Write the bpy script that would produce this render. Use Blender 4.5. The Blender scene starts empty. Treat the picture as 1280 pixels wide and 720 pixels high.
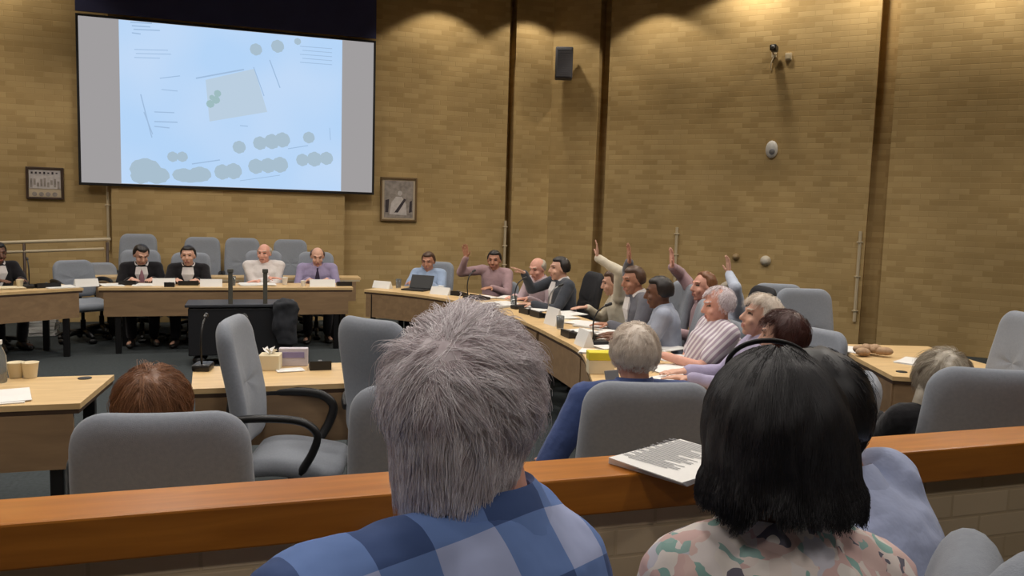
import bpy, bmesh, math, random
import numpy as np
from mathutils import Vector as V, Matrix as M, noise as MN
random.seed(7); np.random.seed(7)
sc = bpy.context.scene; COL = sc.collection
R = math.radians
# ------------------------------------------------------------------ camera model
HC = 1.72; FP = 1000.0; PH = R(18); AL = math.atan(.097); RO = R(1.72)
def ray(x, y):
    u = (x-640)/FP; v = (y-360)/FP
    u, v = u*math.cos(RO)+v*math.sin(RO), -u*math.sin(RO)+v*math.cos(RO)
    ca, sa = math.cos(AL), math.sin(AL); k = ca-v*sa
    return V((math.cos(PH)*u+math.sin(PH)*k, -math.sin(PH)*u+math.cos(PH)*k, -sa-v*ca))
EYE = V((0, 0, HC))
def atz(x, y, z):
    d = ray(x, y); return EYE+d*((z-HC)/d.z)
def atY(x, y, Y):
    d = ray(x, y); return EYE+d*(Y/d.y)
def atf(x, y, f):
    return EYE+ray(x, y)*f
# ------------------------------------------------------------------ materials
def lin(c):
    return tuple(((v/255)/12.92 if v/255 <= .04045 else ((v/255+.055)/1.055)**2.4) for v in c)+(1,)
MATS = {}
def mat(name, rgb, rough=.6, var=0, vscale=20, bump=0, bscale=60, metal=0, coat=0, sheen=0, spec=.5):
    if name in MATS: return MATS[name]
    m = bpy.data.materials.new(name); m.use_nodes = True; nt = m.node_tree; b = nt.nodes['Principled BSDF']
    c = lin(rgb); b.inputs['Base Color'].default_value = c; b.inputs['Roughness'].default_value = rough
    b.inputs['Metallic'].default_value = metal; b.inputs['Coat Weight'].default_value = coat; b.inputs['Sheen Weight'].default_value = sheen
    b.inputs['Specular IOR Level'].default_value = spec
    tc = nt.nodes.new('ShaderNodeTexCoord')
    if var:
        n = nt.nodes.new('ShaderNodeTexNoise'); n.inputs['Scale'].default_value = vscale; n.inputs['Detail'].default_value = 4
        nt.links.new(tc.outputs['Object'], n.inputs['Vector'])
        r = nt.nodes.new('ShaderNodeValToRGB'); nt.links.new(n.outputs['Fac'], r.inputs['Fac'])
        r.color_ramp.elements[0].position = .3; r.color_ramp.elements[1].position = .7
        r.color_ramp.elements[0].color = tuple(v*(1-var) for v in c[:3])+(1,); r.color_ramp.elements[1].color = tuple(min(1, v*(1+var)) for v in c[:3])+(1,)
        nt.links.new(r.outputs['Color'], b.inputs['Base Color'])
    if bump:
        n = nt.nodes.new('ShaderNodeTexNoise'); n.inputs['Scale'].default_value = bscale; n.inputs['Detail'].default_value = 3
        nt.links.new(tc.outputs['Object'], n.inputs['Vector'])
        bp = nt.nodes.new('ShaderNodeBump'); bp.inputs['Strength'].default_value = bump; bp.inputs['Distance'].default_value = .02
        nt.links.new(n.outputs['Fac'], bp.inputs['Height']); nt.links.new(bp.outputs['Normal'], b.inputs['Normal'])
    MATS[name] = m; return m
def emis(name, rgb, s=1.0):
    if name in MATS: return MATS[name]
    m = bpy.data.materials.new(name); m.use_nodes = True; nt = m.node_tree; nt.nodes.clear()
    e = nt.nodes.new('ShaderNodeEmission'); e.inputs['Color'].default_value = lin(rgb); e.inputs['Strength'].default_value = s
    o = nt.nodes.new('ShaderNodeOutputMaterial'); nt.links.new(e.outputs[0], o.inputs[0]); MATS[name] = m; return m
def brick(name, c1, c2, cm, rough=.85):
    m = bpy.data.materials.new(name); m.use_nodes = True; nt = m.node_tree; b = nt.nodes['Principled BSDF']; L = nt.links.new
    tc = nt.nodes.new('ShaderNodeTexCoord'); sp = nt.nodes.new('ShaderNodeSeparateXYZ'); cb = nt.nodes.new('ShaderNodeCombineXYZ')
    L(tc.outputs['Object'], sp.inputs[0]); L(sp.outputs['X'], cb.inputs['X']); L(sp.outputs['Z'], cb.inputs['Y'])
    t = nt.nodes.new('ShaderNodeTexBrick'); L(cb.outputs[0], t.inputs['Vector'])
    t.inputs['Scale'].default_value = 1; t.inputs['Brick Width'].default_value = .225; t.inputs['Row Height'].default_value = .075
    t.inputs['Mortar Size'].default_value = .006; t.inputs['Mortar Smooth'].default_value = .6; t.inputs['Bias'].default_value = -.1
    t.inputs['Color1'].default_value = lin(c1); t.inputs['Color2'].default_value = lin(c2); t.inputs['Mortar'].default_value = lin(cm)
    n = nt.nodes.new('ShaderNodeTexNoise'); n.inputs['Scale'].default_value = .9; n.inputs['Detail'].default_value = 5; L(tc.outputs['Object'], n.inputs['Vector'])
    mp = nt.nodes.new('ShaderNodeMapRange'); mp.inputs['From Min'].default_value = .3; mp.inputs['From Max'].default_value = .7
    mp.inputs['To Min'].default_value = .82; mp.inputs['To Max'].default_value = 1.15; L(n.outputs['Fac'], mp.inputs['Value'])
    vm = nt.nodes.new('ShaderNodeVectorMath'); vm.operation = 'SCALE'; L(t.outputs['Color'], vm.inputs[0]); L(mp.outputs[0], vm.inputs['Scale'])
    L(vm.outputs[0], b.inputs['Base Color']); b.inputs['Roughness'].default_value = rough; b.inputs['Specular IOR Level'].default_value = .2
    bp = nt.nodes.new('ShaderNodeBump'); bp.inputs['Strength'].default_value = .25; bp.inputs['Distance'].default_value = .005; bp.invert = True
    L(t.outputs['Fac'], bp.inputs['Height']); L(bp.outputs['Normal'], b.inputs['Normal']); return m
def woodmat(name, c1, c2, rough=.4, sc_=(1, 12, 12), coat=0):
    m = bpy.data.materials.new(name); m.use_nodes = True; nt = m.node_tree; b = nt.nodes['Principled BSDF']; L = nt.links.new
    tc = nt.nodes.new('ShaderNodeTexCoord'); mp = nt.nodes.new('ShaderNodeMapping'); mp.inputs['Scale'].default_value = sc_
    L(tc.outputs['Object'], mp.inputs[0]); n = nt.nodes.new('ShaderNodeTexNoise'); n.inputs['Scale'].default_value = 2.2; n.inputs['Detail'].default_value = 6
    n.inputs['Distortion'].default_value = .6; L(mp.outputs[0], n.inputs['Vector']); r = nt.nodes.new('ShaderNodeValToRGB'); L(n.outputs['Fac'], r.inputs['Fac'])
    r.color_ramp.elements[0].position = .3; r.color_ramp.elements[1].position = .7
    r.color_ramp.elements[0].color = lin(c1); r.color_ramp.elements[1].color = lin(c2)
    L(r.outputs['Color'], b.inputs['Base Color']); b.inputs['Roughness'].default_value = rough; b.inputs['Coat Weight'].default_value = coat
    return m
BRICK = brick('brick', (190, 163, 115), (170, 143, 96), (180, 153, 106))
BRICKG = brick('brick_gallery', (206, 184, 152), (192, 170, 138), (190, 168, 136))
CARPET = mat('carpet', (66, 71, 73), .95, .15, 40, .3, 300, spec=.1)
CEIL = mat('ceiling_paint', (150, 142, 128), .9)
RAILW = woodmat('rail_wood', (160, 96, 28), (188, 118, 40), .33, (1.2, 14, 14), .2)
MAPLE = woodmat('maple_top', (205, 172, 122), (222, 190, 140), .4, (1.5, 8, 8))
PANELW = woodmat('panel_wood', (136, 110, 82), (154, 126, 94), .5, (1.5, 8, 8))
DARKW = mat('dark_wood', (66, 48, 36), .5, .2, 12)
FABRIC = mat('chair_fabric', (136, 141, 150), .9, .06, 90, .15, 500, sheen=.2, spec=.2)
FABDARK = mat('black_fabric', (34, 34, 38), .85, .1, 90, .1, 500)
BLACK = mat('black_plastic', (22, 22, 24), .45)
BLKM = mat('black_metal', (28, 28, 30), .4, metal=.4)
STEEL = mat('steel', (150, 150, 150), .35, metal=.8)
WHITE = mat('white_paper', (226, 224, 220), .8, .03, 8)
CREAM = mat('cream_card', (222, 208, 176), .8)
YELLOW = mat('yellow_card', (214, 200, 50), .7)
PALE = mat('pale_paint', (196, 180, 150), .6)
GREYP = mat('grey_plastic', (120, 120, 122), .5)
GLASS = mat('clear_glass', (225, 230, 232), .08); GLASS.node_tree.nodes['Principled BSDF'].inputs['Transmission Weight'].default_value = .9
PURPLE = mat('purple_print', (140, 128, 165), .7)
# ------------------------------------------------------------------ mesh builder
class MB:
    def __init__(s): s.v = []; s.f = []; s.m = []
    def add(s, vs, fs, mi=0, T=None):
        o = len(s.v)
        for p in vs:
            p = V(p); s.v.append(T @ p if T is not None else p)
        for f in fs: s.f.append(tuple(i+o for i in f)); s.m.append(mi)
        return s
    def box(s, c, d, mi=0, bev=0, T=None, seg=2):
        bm = bmesh.new(); bmesh.ops.create_cube(bm, size=1)
        for v in bm.verts: v.co = V((v.co.x*d[0]+c[0], v.co.y*d[1]+c[1], v.co.z*d[2]+c[2]))
        if bev: bmesh.ops.bevel(bm, geom=bm.edges[:], offset=min(bev, min(d)*.45), segments=seg, affect='EDGES', profile=.5)
        bm.verts.index_update(); s.add([v.co.copy() for v in bm.verts], [[v.index for v in f.verts] for f in bm.faces], mi, T); bm.free(); return s
    def prism(s, pts, z0, z1, mi=0, T=None):
        n = len(pts); vs = [(p[0], p[1], z0) for p in pts]+[(p[0], p[1], z1) for p in pts]
        fs = [tuple(range(n-1, -1, -1)), tuple(range(n, 2*n))]+[(i, (i+1) % n, (i+1) % n+n, i+n) for i in range(n)]
        return s.add(vs, fs, mi, T)
    def loft(s, rings, N=16, mi=0, T=None):
        # ring: centre, x axis vector, y axis vector (already scaled)
        vs = []; fs = []; n = len(rings)
        for c, ax, ay in rings:
            for i in range(N):
                a = 2*math.pi*i/N; vs.append(V(c)+V(ax)*math.cos(a)+V(ay)*math.sin(a))
        for j in range(n-1):
            for i in range(N):
                k = (i+1) % N; fs.append((j*N+i, j*N+k, (j+1)*N+k, (j+1)*N+i))
        vs.append(V(rings[0][0])); vs.append(V(rings[-1][0])); a, b = len(vs)-2, len(vs)-1
        for i in range(N):
            k = (i+1) % N; fs.append((a, k, i)); fs.append((b, (n-1)*N+i, (n-1)*N+k))
        return s.add(vs, fs, mi, T)
    def cap(s, a, b, ra, rb, N=12, mi=0, T=None):
        a = V(a); b = V(b); d = b-a
        if d.length < 1e-5: d = V((0, 0, 1e-4))
        z = d.normalized(); x = z.orthogonal().normalized(); y = z.cross(x); rg = []
        for t in (-88, -60, -30, 0): rg.append((a+z*ra*math.sin(R(t)), x*ra*math.cos(R(t)), y*ra*math.cos(R(t))))
        for t in (0, 30, 60, 88): rg.append((b+z*rb*math.sin(R(t)), x*rb*math.cos(R(t)), y*rb*math.cos(R(t))))
        return s.loft(rg, N, mi, T)
    def ell(s, c, r, mi=0, Rm=None, N=18, T=None):
        Rm = Rm or M.Identity(3); rg = []
        for k in range(11):
            t = R(-88+176*k/10); rg.append((V(c)+Rm @ V((0, 0, r[2]*math.sin(t))), Rm @ V((r[0]*math.cos(t), 0, 0)), Rm @ V((0, r[1]*math.cos(t), 0))))
        return s.loft(rg, N, mi, T)
    def tube(s, pts, r, N=8, mi=0, flat=1.0, T=None):
        pts = [V(p) for p in pts]; rg = []; up = None
        for i, p in enumerate(pts):
            d = (pts[min(i+1, len(pts)-1)]-pts[max(i-1, 0)]).normalized()
            if up is None: up = d.orthogonal().normalized()
            x = (up-d*up.dot(d)).normalized(); up = x; y = d.cross(x); rr = r[i] if isinstance(r, (list, tuple)) else r
            rg.append((p, x*rr, y*rr*flat))
        return s.loft(rg, N, mi, T)
    def lathe(s, prof, c=(0, 0, 0), N=20, mi=0, T=None):
        return s.loft([((c[0], c[1], c[2]+z), (r, 0, 0), (0, r, 0)) for r, z in prof], N, mi, T)
    def mesh(s, name):
        me = bpy.data.meshes.new(name); me.from_pydata([tuple(p) for p in s.v], [], s.f); me.polygons.foreach_set('material_index', s.m); me.update(); return me
def crom(P, n=6):
    P = [V(p) for p in P]; out = []
    for i in range(len(P)-1):
        p0, p1, p2, p3 = P[max(i-1, 0)], P[i], P[i+1], P[min(i+2, len(P)-1)]
        for k in range(n):
            t = k/n; out.append(.5*((2*p1)+(p2-p0)*t+(2*p0-5*p1+4*p2-p3)*t*t+(3*p1-p0-3*p2+p3)*t**3))
    return out+[P[-1]]
def fixn(me):
    bm = bmesh.new(); bm.from_mesh(me); bmesh.ops.recalc_face_normals(bm, faces=bm.faces[:]); bm.to_mesh(me); bm.free()
def link(name, mb, mats, parent=None, smooth=False, loc=(0, 0, 0), rz=0, fix=True):
    me = mb.mesh(name) if isinstance(mb, MB) else mb
    if fix and isinstance(mb, MB): fixn(me)
    for m in (mats if isinstance(mats, (list, tuple)) else [mats]): me.materials.append(m)
    if smooth == 'auto':
        me.shade_smooth(); me.set_sharp_from_angle(angle=R(40))
    elif smooth: me.shade_smooth()
    o = bpy.data.objects.new(name, me); COL.objects.link(o); o.location = loc; o.rotation_euler = (0, 0, rz)
    if parent: o.parent = parent
    return o
def tag(o, label, cat, group=None):
    o['label'] = label; o['category'] = cat
    if group: o['group'] = group
    return o
def struct(name, mb, m, loc=(0, 0, 0), rz=0):
    o = link(name, mb, m, None, False, loc, rz); o['kind'] = 'structure'; return o
def thing(name, label, cat, loc, rz=0, group=None):
    o = bpy.data.objects.new(name, None); COL.objects.link(o); o.empty_display_size = .1; o.location = loc; o.rotation_euler = (0, 0, rz)
    return tag(o, label, cat, group)
def dup(root, loc, rz, label, group=None, scale=None):
    r = root.copy(); COL.objects.link(r); r.location = loc; r.rotation_euler = (0, 0, rz); r['label'] = label
    if group: r['group'] = group
    if scale: r.scale = scale
    for ch in list(root.children):
        c = ch.copy(); COL.objects.link(c); c.parent = r
        for g in list(ch.children):
            d = g.copy(); COL.objects.link(d); d.parent = c
    return r
# ------------------------------------------------------------------ room
FY = 12.3; CZ = 5.2; CX = 4.57
GZ = .29                                             # gallery floor
struct('floor', MB().box((0, 4.3, -.05), (24, 18, .1)), CARPET)
struct('floor_gallery', MB().box((0, -1.12, GZ/2+.001), (21, 5.76, GZ)), CARPET)
struct('ceiling', MB().box((0, 4.3, CZ+.1), (24, 18, .2)), CEIL)
def wall(name, p0, ang, length, grooves=(), extra=None):
    """local x along the wall, room on the -y side"""
    mb = MB(); x = 0
    for g0, g1 in list(grooves)+[(length, length)]:
        if g0 > x: mb.box(((x+g0)/2, .15, CZ/2), (g0-x, .3, CZ))
        if g1 > g0: mb.box(((g0+g1)/2, .34, CZ/2), (g1-g0+.02, .2, CZ))
        x = g1
    for b in (extra or ()): mb.box(*b)
    return struct(name, mb, BRICK, (p0[0], p0[1], 0), ang)
xg0, xg1 = atY(633, 200, FY).x, atY(641, 200, FY).x
px0, px1 = atY(139, 240, FY-.15).x, atY(431, 240, FY-.15).x
wall('wall_far', (-CX, FY), 0, 2*CX, [(xg0+CX, xg1+CX)], [(((px0+px1)/2+CX, -.075, CZ/2), (px1-px0, .15, CZ))])
DG = V((math.sqrt(.5), -math.sqrt(.5), 0))
def diag(x, y):                                      # pixel ray -> point on the right-hand diagonal wall, and distance along it
    d = ray(x, y); s = CX+FY; t = s/(d.x+d.y); p = EYE+d*t
    return p, (p-V((CX, FY, p.z))).dot(DG)
s0, s1 = diag(744, 200)[1], diag(757, 200)[1]
s2, s3 = diag(1089, 200)[1], diag(1112, 200)[1]
DL = 8.6
wall('wall_right', (CX, FY), R(-45), DL, [(s0, s1), (s2, s3)])
ex, ey = CX+DL*DG.x, FY+DL*DG.y
wall('wall_left', (-ex, ey), R(45), DL)
wall('wall_side', (ex, ey), R(-90), ey+4.6)
wall('wall_side_left', (-ex, -4.6), R(90), ey+4.6)
wall('wall_back', (ex, -4.5), R(180), 2*ex)
# gallery front wall and its wooden rail
struct('wall_gallery', MB().box((0, 1.89, .48), (20, .12, .96)), BRICKG)
rl = MB().box((0, 1.87, 1.01), (20, .16, .1), 0, .006)
tag(link('wooden_rail', rl, RAILW), 'long orange varnished wooden rail capping the low brick wall', 'rail')
# ------------------------------------------------------------------ projection screen
SY = 12.095
a, b_ = atY(100, 17, SY), atY(464, 243, SY)
sx0, sx1 = atY(99.5, 120, SY).x, atY(466, 150, SY).x
sz1 = (atY(100, 17, SY).z+atY(468, 56, SY).z)/2; sz0 = (atY(99, 225, SY).z+atY(464, 243, SY).z)/2
scr = thing('projection_screen', 'large wall-mounted projection screen showing a pale blue site plan', 'projection screen', ((sx0+sx1)/2, SY, sz0))
cx = (sx0+sx1)/2
def SP(x, y):                                        # pixel -> screen-local x,z
    p = atY(x, y, SY); return p.x-cx, p.z-sz0
W_, H_ = sx1-sx0, sz1-sz0
link('border', MB().box((0, .03, H_/2), (W_+.07, .04, H_+.07), 0, .005), BLACK, scr)
NAVY = mat('navy_black_cloth', (52, 54, 92), .9, .1, 3)
link('top_mask', MB().box((0, .02, H_+.03+(CZ-sz0-H_)/2), (W_+.07, .02, CZ-sz0-H_-.07)), NAVY, scr)
link('screen_case', MB().box((0, -.04, CZ-sz0-.101), (W_+.3, .18, .2), 0, .02), BLKM, scr)
link('screen_surface', MB().box((0, .005, H_/2), (W_, .01, H_)), emis('screen_grey', (160, 157, 158)), scr)
pl = MB(); ix0, ix1 = SP(150, 120)[0], SP(427, 150)[0]
pl.box(((ix0+ix1)/2, -.004, H_/2), (ix1-ix0, .006, H_-.01), 0)
def disc(x, y, r, mi, sx=1.0, n=22, d=.009):
    X, Z = SP(x, y); r = r*.0117; pl.prism([(X+r*sx*math.cos(2*math.pi*i/n)*(1+.06*math.sin(i*3.1)), Z+r*math.sin(2*math.pi*i/n)*(1+.06*math.cos(i*2.3))) for i in range(n)], 0, .0015, mi, M.Translation((0, -d, 0)) @ M.Rotation(R(90), 4, 'X'))
def pline(x0, y0, x1, y1, w, mi):
    a = V(SP(x0, y0)); b = V(SP(x1, y1)); d = (b-a).normalized(); n = V((-d.y, d.x))*w*.0117/2
    pl.prism([a+n, b+n, b-n, a-n], 0, .0015, mi, M.Translation((0, -.010, 0)) @ M.Rotation(R(90), 4, 'X'))
for x, y, r in [(320, 62, 7), (347, 58, 7.5), (372, 52, 4), (278, 215, 9), (292, 214, 9.5), (216, 196, 6), (228, 196, 6), (299, 184, 7.5), (320, 208, 9), (335, 207, 9), (350, 206, 9.5), (325, 179, 8), (340, 177, 9), (353, 175, 9), (386, 172, 7), (378, 200, 7.5), (393, 199, 9), (408, 198, 8)]: disc(x, y, r, 1)
for x, y, r, s in [(182, 212, 13, 1.3), (196, 219, 10, 1.4), (176, 220, 9, 1.2), (230, 219, 8, 1.6), (250, 218, 9, 1.4), (238, 222, 6, 2.4)]: disc(x, y, r, 1, s)
q = [SP(257, 100), SP(318, 86), SP(334, 140), SP(262, 152)]; pl.prism(q, 0, .0015, 2, M.Translation((0, -.009, 0)) @ M.Rotation(R(90), 4, 'X'))
for x, y, r in [(263, 130, 4.5), (270, 125, 4.5), (272, 117, 4), (265, 122, 3)]: disc(x, y, r, 3, d=.011)
for l in [(245, 98, 305, 87, 1.6), (317, 84, 330, 120, 1), (337, 75, 350, 110, 1.2), (176, 118, 190, 172, 1.2), (180, 140, 191, 168, 1), (193, 140, 218, 141, 1.1), (193, 152, 222, 153, 1.3), (193, 158, 212, 160, 1.2), (200, 98, 225, 95, 1), (202, 112, 222, 114, .9), (240, 205, 275, 200, 1.3), (360, 186, 385, 182, 1), (412, 160, 413, 175, .8), (300, 226, 350, 219, .8), (300, 157, 310, 158, 1)]: pline(*l, 4)
for i, (x0, x1) in enumerate([(163, 190), (165, 188), (167, 200), (165, 176)]): pline(x0, 28+i*4.4, x1, 29.5+i*4.4, 1.3, 4)
for i, (x0, x1) in enumerate([(168, 210), (170, 214), (168, 200)]): pline(x0, 62+i*5, x1, 63+i*5, .8, 4)
for i in range(5): pline(375+(i % 2)*3, 58+i*5, 415, 61+i*5, .8, 4)
em0 = emis('plan_blue', (184, 216, 248)); nt = em0.node_tree
tc = nt.nodes.new('ShaderNodeTexCoord'); n_ = nt.nodes.new('ShaderNodeTexNoise'); n_.inputs['Scale'].default_value = .8; n_.inputs['Detail'].default_value = 1
rp = nt.nodes.new('ShaderNodeValToRGB'); rp.color_ramp.elements[0].color = lin((180, 212, 247)); rp.color_ramp.elements[1].color = lin((194, 218, 247)); rp.color_ramp.elements[0].position = .35; rp.color_ramp.elements[1].position = .65
nt.links.new(tc.outputs['Object'], n_.inputs[0]); nt.links.new(n_.outputs[0], rp.inputs[0]); nt.links.new(rp.outputs[0], nt.nodes['Emission'].inputs['Color'])
link('projected_plan', pl, [em0, emis('plan_grey', (168, 190, 206)), emis('plan_beige', (186, 206, 224)), emis('plan_green', (158, 188, 192)), emis('plan_line', (160, 188, 220))], scr)
# ------------------------------------------------------------------ wall fittings
def picture(name, label, x0, x1, z0, z1, fm, art):
    t = thing(name, label, 'picture', ((x0+x1)/2, FY-.02, z0)); w, h = x1-x0, z1-z0; f = MB()
    for sx in (-1, 1): f.box((sx*(w/2-.015), 0, h/2), (.03, .035, h), 0, .004)
    for zz in (.015, h-.015): f.box((0, 0, zz), (w-.06, .035, .03), 0, .004)
    link('frame', f, fm, t)
    link('mat_board', MB().box((0, .008, h/2), (w-.05, .01, h-.05)), mat('mount_'+name, (196, 178, 150), .8), t)
    link('print', art(w, h), [mat('print_grey', (150, 140, 132), .8, .3, 14), mat('print_dark', (60, 52, 56), .8, .2, 18), mat('print_pale', (196, 188, 184), .8, .15, 16)], t)
    return t
def pz(mb, pts, mi, d): mb.prism(pts, 0, .003, mi, M.Translation((0, -d, 0)) @ M.Rotation(R(90), 4, 'X'))
def art_photo(w, h):
    mb = MB(); mb.box((0, .0, h*.62), (w*.84, .006, h*.58), 2)
    for i in range(9): mb.box((-w*.36+i*w*.09, -.004, h*(.5+.05*math.sin(i*2.2))), (w*.06, .004, h*(.2+.08*math.cos(i*1.7))), 0)
    for i in range(7): mb.box((-w*.34+i*w*.11, -.006, h*.82), (w*.05, .003, h*(.06+.03*math.sin(i*3))), 1)
    for i in range(4): pz(mb, [(-w*.28+i*w*.18+w*.07*math.cos(k*.7), h*.16+h*.07*math.sin(k*.7)) for k in range(9)], 0, .001)
    return mb
def art_portrait(w, h):
    mb = MB(); mb.box((0, 0, h/2), (w*.78, .006, h*.84), 0)
    pz(mb, [(-w*.25, h*.16), (w*.22, h*.14), (w*.2, h*.4), (w*.08, h*.56), (-w*.08, h*.56), (-w*.2, h*.42)], 2, .004)
    pz(mb, [(w*.03+w*.06*math.cos(k*.6), h*.64+h*.06*math.sin(k*.6)) for k in range(10)], 2, .004)
    pz(mb, [(-w*.12, h*.2), (-w*.02, h*.2), (w*.2, h*.5), (w*.14, h*.52)], 1, .008)
    pz(mb, [(-w*.36, h*.2), (-w*.28, h*.2), (-w*.26, h*.5), (-w*.36, h*.48)], 1, .004); pz(mb, [(w*.28, h*.2), (w*.36, h*.22), (w*.36, h*.48), (w*.3, h*.46)], 1, .004)
    return mb
picture('framed_picture', 'small dark-framed landscape picture on the brick wall left of the screen', atY(33, 230, FY).x, atY(80, 230, FY).x, 1.68, 2.11, DARKW, art_photo)
picture('framed_picture', 'tall framed portrait print on the brick wall right of the screen', atY(475, 248, FY).x, atY(521, 248, FY).x, 1.50, 2.17, mat('bronze_frame', (112, 88, 56), .45), art_portrait)
def conduit(p0, p1, label, r=.022):
    mb = MB(); mb.tube([p0, p0.lerp(p1, .5), p1], r, 8)
    for t in (.12, .5, .88): q = p0.lerp(p1, t); mb.box((q.x, q.y, q.z), (.07, .05, .02), 0, .004)
    o = link('cable_conduit', mb, PALE, None, 'auto'); tag(o, label, 'conduit', 'pale cable conduits on the walls')
p = atY(138, 240, FY); conduit(V((p.x-.03, FY-.03, 2.25)), V((p.x-.03, FY-.03, 1.0)), 'pale vertical conduit at the left edge of the brick pier below the screen', .018)
p = atY(633, 300, FY); conduit(V((p.x-.035, FY-.03, atY(634, 276, FY).z)), V((p.x-.035, FY-.03, .75)), 'pale vertical conduit on the far wall behind the man with raised bent arm')
for xa, ya, yb, lb in [(847, 284, 352, 'short pale vertical conduit on the diagonal wall above the seated row'), (1076, 289, 402, 'long pale vertical conduit beside the dark wall recess at right')]:
    p, s = diag(xa, ya); q_, s_ = diag(xa-3, yb); nn = V((-DG.x*0-math.sqrt(.5)*.03, -math.sqrt(.5)*.03, 0))
    conduit(p+nn, V((p.x, p.y, q_.z))+nn, lb)
# wall speaker
p, s = diag(712, 78); sp_c = V((CX, FY, 0))+DG*s; spk = thing('wall_speaker', 'dark grey loudspeaker box mounted high in the wall corner', 'speaker', (sp_c.x-.18, sp_c.y-.22, atf(710, 96, 12.2).z), R(-20))
link('cabinet', MB().box((0, 0, .24), (.27, .22, .48), 0, .02), mat('speaker_grey', (84, 84, 92), .7), spk, 'auto')
g = MB().box((0, -.112, .24), (.23, .012, .43), 0, .004)
for i in range(12): g.box((0, -.119, .06+i*.033), (.21, .004, .008))
link('grille', g, mat('speaker_grille', (96, 96, 104), .8), spk)
link('bracket', MB().tube([(0, .1, .24), (0, .2, .27), (.02, .3, .27)], .02).box((.02, .3, .27), (.12, .03, .16)), BLKM, spk)
# camera, junction box, detector, two knobs on the diagonal wall
rzd = R(-45); nrm = V((-math.sqrt(.5), -math.sqrt(.5), 0))
p, s = diag(968, 66); cm = thing('security_camera', 'small dark security camera on a bracket high on the diagonal wall', 'camera', p, rzd)
link('mount', MB().box((0, -.015, 0), (.07, .03, .14), 0, .006).tube([(0, -.02, -.02), (0, -.1, -.03), (0, -.14, .01)], .012), PALE, cm)
link('housing', MB().box((.02, -.16, .03), (.09, .2, .08), 0, .015), BLACK, cm, 'auto')
link('lens', MB().cap((.02, -.25, .03), (.02, -.275, .03), .03, .026), GREYP, cm, True)
link('cable', MB().tube(crom([(0, -.02, -.06), (-.03, -.03, -.14), (-.03, -.01, -.24)]), .008), PALE, cm)
p, s = diag(986, 71); o = link('junction_box', MB().box((0, -.02, 0), (.09, .04, .1), 0, .008).box((0, -.043, 0), (.05, .006, .06), 0), PALE, None, 'auto', p, rzd); tag(o, 'small pale square junction box beside the security camera', 'junction box')
p, s = diag(965, 187); dt = thing('motion_detector', 'white rounded detector dome on the diagonal wall below the camera', 'detector', p, rzd)
link('cover', MB().ell((0, -.03, 0), (.085, .055, .125)), mat('white_plastic', (205, 203, 200), .4), dt, True); link('window', MB().ell((.01, -.065, -.03), (.045, .025, .05)), GREYP, dt, True)
for xx, yy, lb in [(920, 321, 'small round pale wall knob, the left one of the pair low on the diagonal wall'), (957, 326, 'larger round white wall knob right of the small one on the diagonal wall')]:
    p, s = diag(xx, yy); k = .075 if xx > 940 else .05
    o = link('wall_fixture', MB().lathe([(k, 0), (k, .02), (k*.7, .05), (k*.75, .07), (k*.3, .09)], T=M.Rotation(R(90), 4, 'X')), mat('knob_'+str(xx), (200, 192, 178) if xx > 940 else (150, 128, 96), .5), None, True, p, rzd); tag(o, lb, 'wall fitting')
# ramp handrail on the left
hr = thing('handrail', 'pale two-bar ramp handrail rising along the wall at far left', 'handrail', (-3.6, 11.6, 0))
ya = 11.6
def HR(x, y): p = atY(x, y, ya); return (p.x+3.6, 0, p.z)
link('top_bar', MB().tube([HR(-60, 305), HR(0, 303.5), HR(138, 299)], .022), PALE, hr, True)
link('lower_bar', MB().tube([HR(-60, 317), HR(15, 315), HR(130, 311)], .018), PALE, hr, True)
for xx in (-50, 30, 134): q = HR(xx, 303); link('post', MB().tube([(q[0], 0, q[2]), (q[0], 0, 0)], .018), DARKW, hr, True)
# ------------------------------------------------------------------ desks
DZ = .74
def desk(label, inner, outer, name='council_desk', panel=True, edge=DARKW, group=None):
    """inner = polyline facing the middle of the room; outer = far side polyline"""
    poly = [V((p[0], p[1])) for p in inner]+[V((p[0], p[1])) for p in reversed(outer)]
    c = sum(poly, V((0, 0)))/len(poly); t = thing(name, label, 'desk', (c.x, c.y, 0), 0, group); L = lambda q: (q[0]-c.x, q[1]-c.y)
    pl_ = [L(p) for p in poly]
    link('desk_top', MB().prism(pl_, DZ-.028, DZ), MAPLE, t)
    sh = [(x*.992, y*.992) for x, y in pl_]; link('edge_band', MB().prism(sh, DZ-.05, DZ-.0285), edge, t)
    inn = [V(L(p)) for p in inner]; out = [V(L(p)) for p in outer]
    if panel:
        mb = MB()
        for i in range(len(inn)-1):
            a, b = inn[i]*.96, inn[i+1]*.96; n = (b-a).orthogonal().normalized()*.012
            mb.prism([a+n, b+n, b-n, a-n], .42, DZ-.051)
        link('modesty_panel', mb, PANELW, t)
    for q in (inn[0], inn[-1], out[0], out[-1]):
        q = q*.86; link('leg', MB().box((q.x, q.y, (DZ-.05)/2), (.06, .06, DZ-.05), 0, .006), BLKM, t)
    return t
def off(P, d):
    P = [V((p[0], p[1])) for p in P]; out = []
    for i, p in enumerate(P):
        t = (P[min(i+1, len(P)-1)]-P[max(i-1, 0)]).normalized(); out.append(p+V((-t.y, t.x))*d)
    return out
desk('centre desk with two-tone wood panel in front of four people beneath the screen', [(-1.62, 9.68), (-.3, 9.68), (1.14, 9.68)], [(-1.62, 10.26), (-.3, 10.26), (1.14, 10.26)])
desk('narrow rear desk with empty grey chairs behind it along the pier wall', [(-1.93, 11.0), (1.4, 11.0)], [(-1.93, 11.38), (1.4, 11.38)], edge=PALE)
li = [(-3.9, 8.15), (-2.9, 8.9), (-2.43, 9.22), (-1.76, 9.67)]; desk('angled desk at far left by the ramp handrail', li, off(li, .6))
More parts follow.
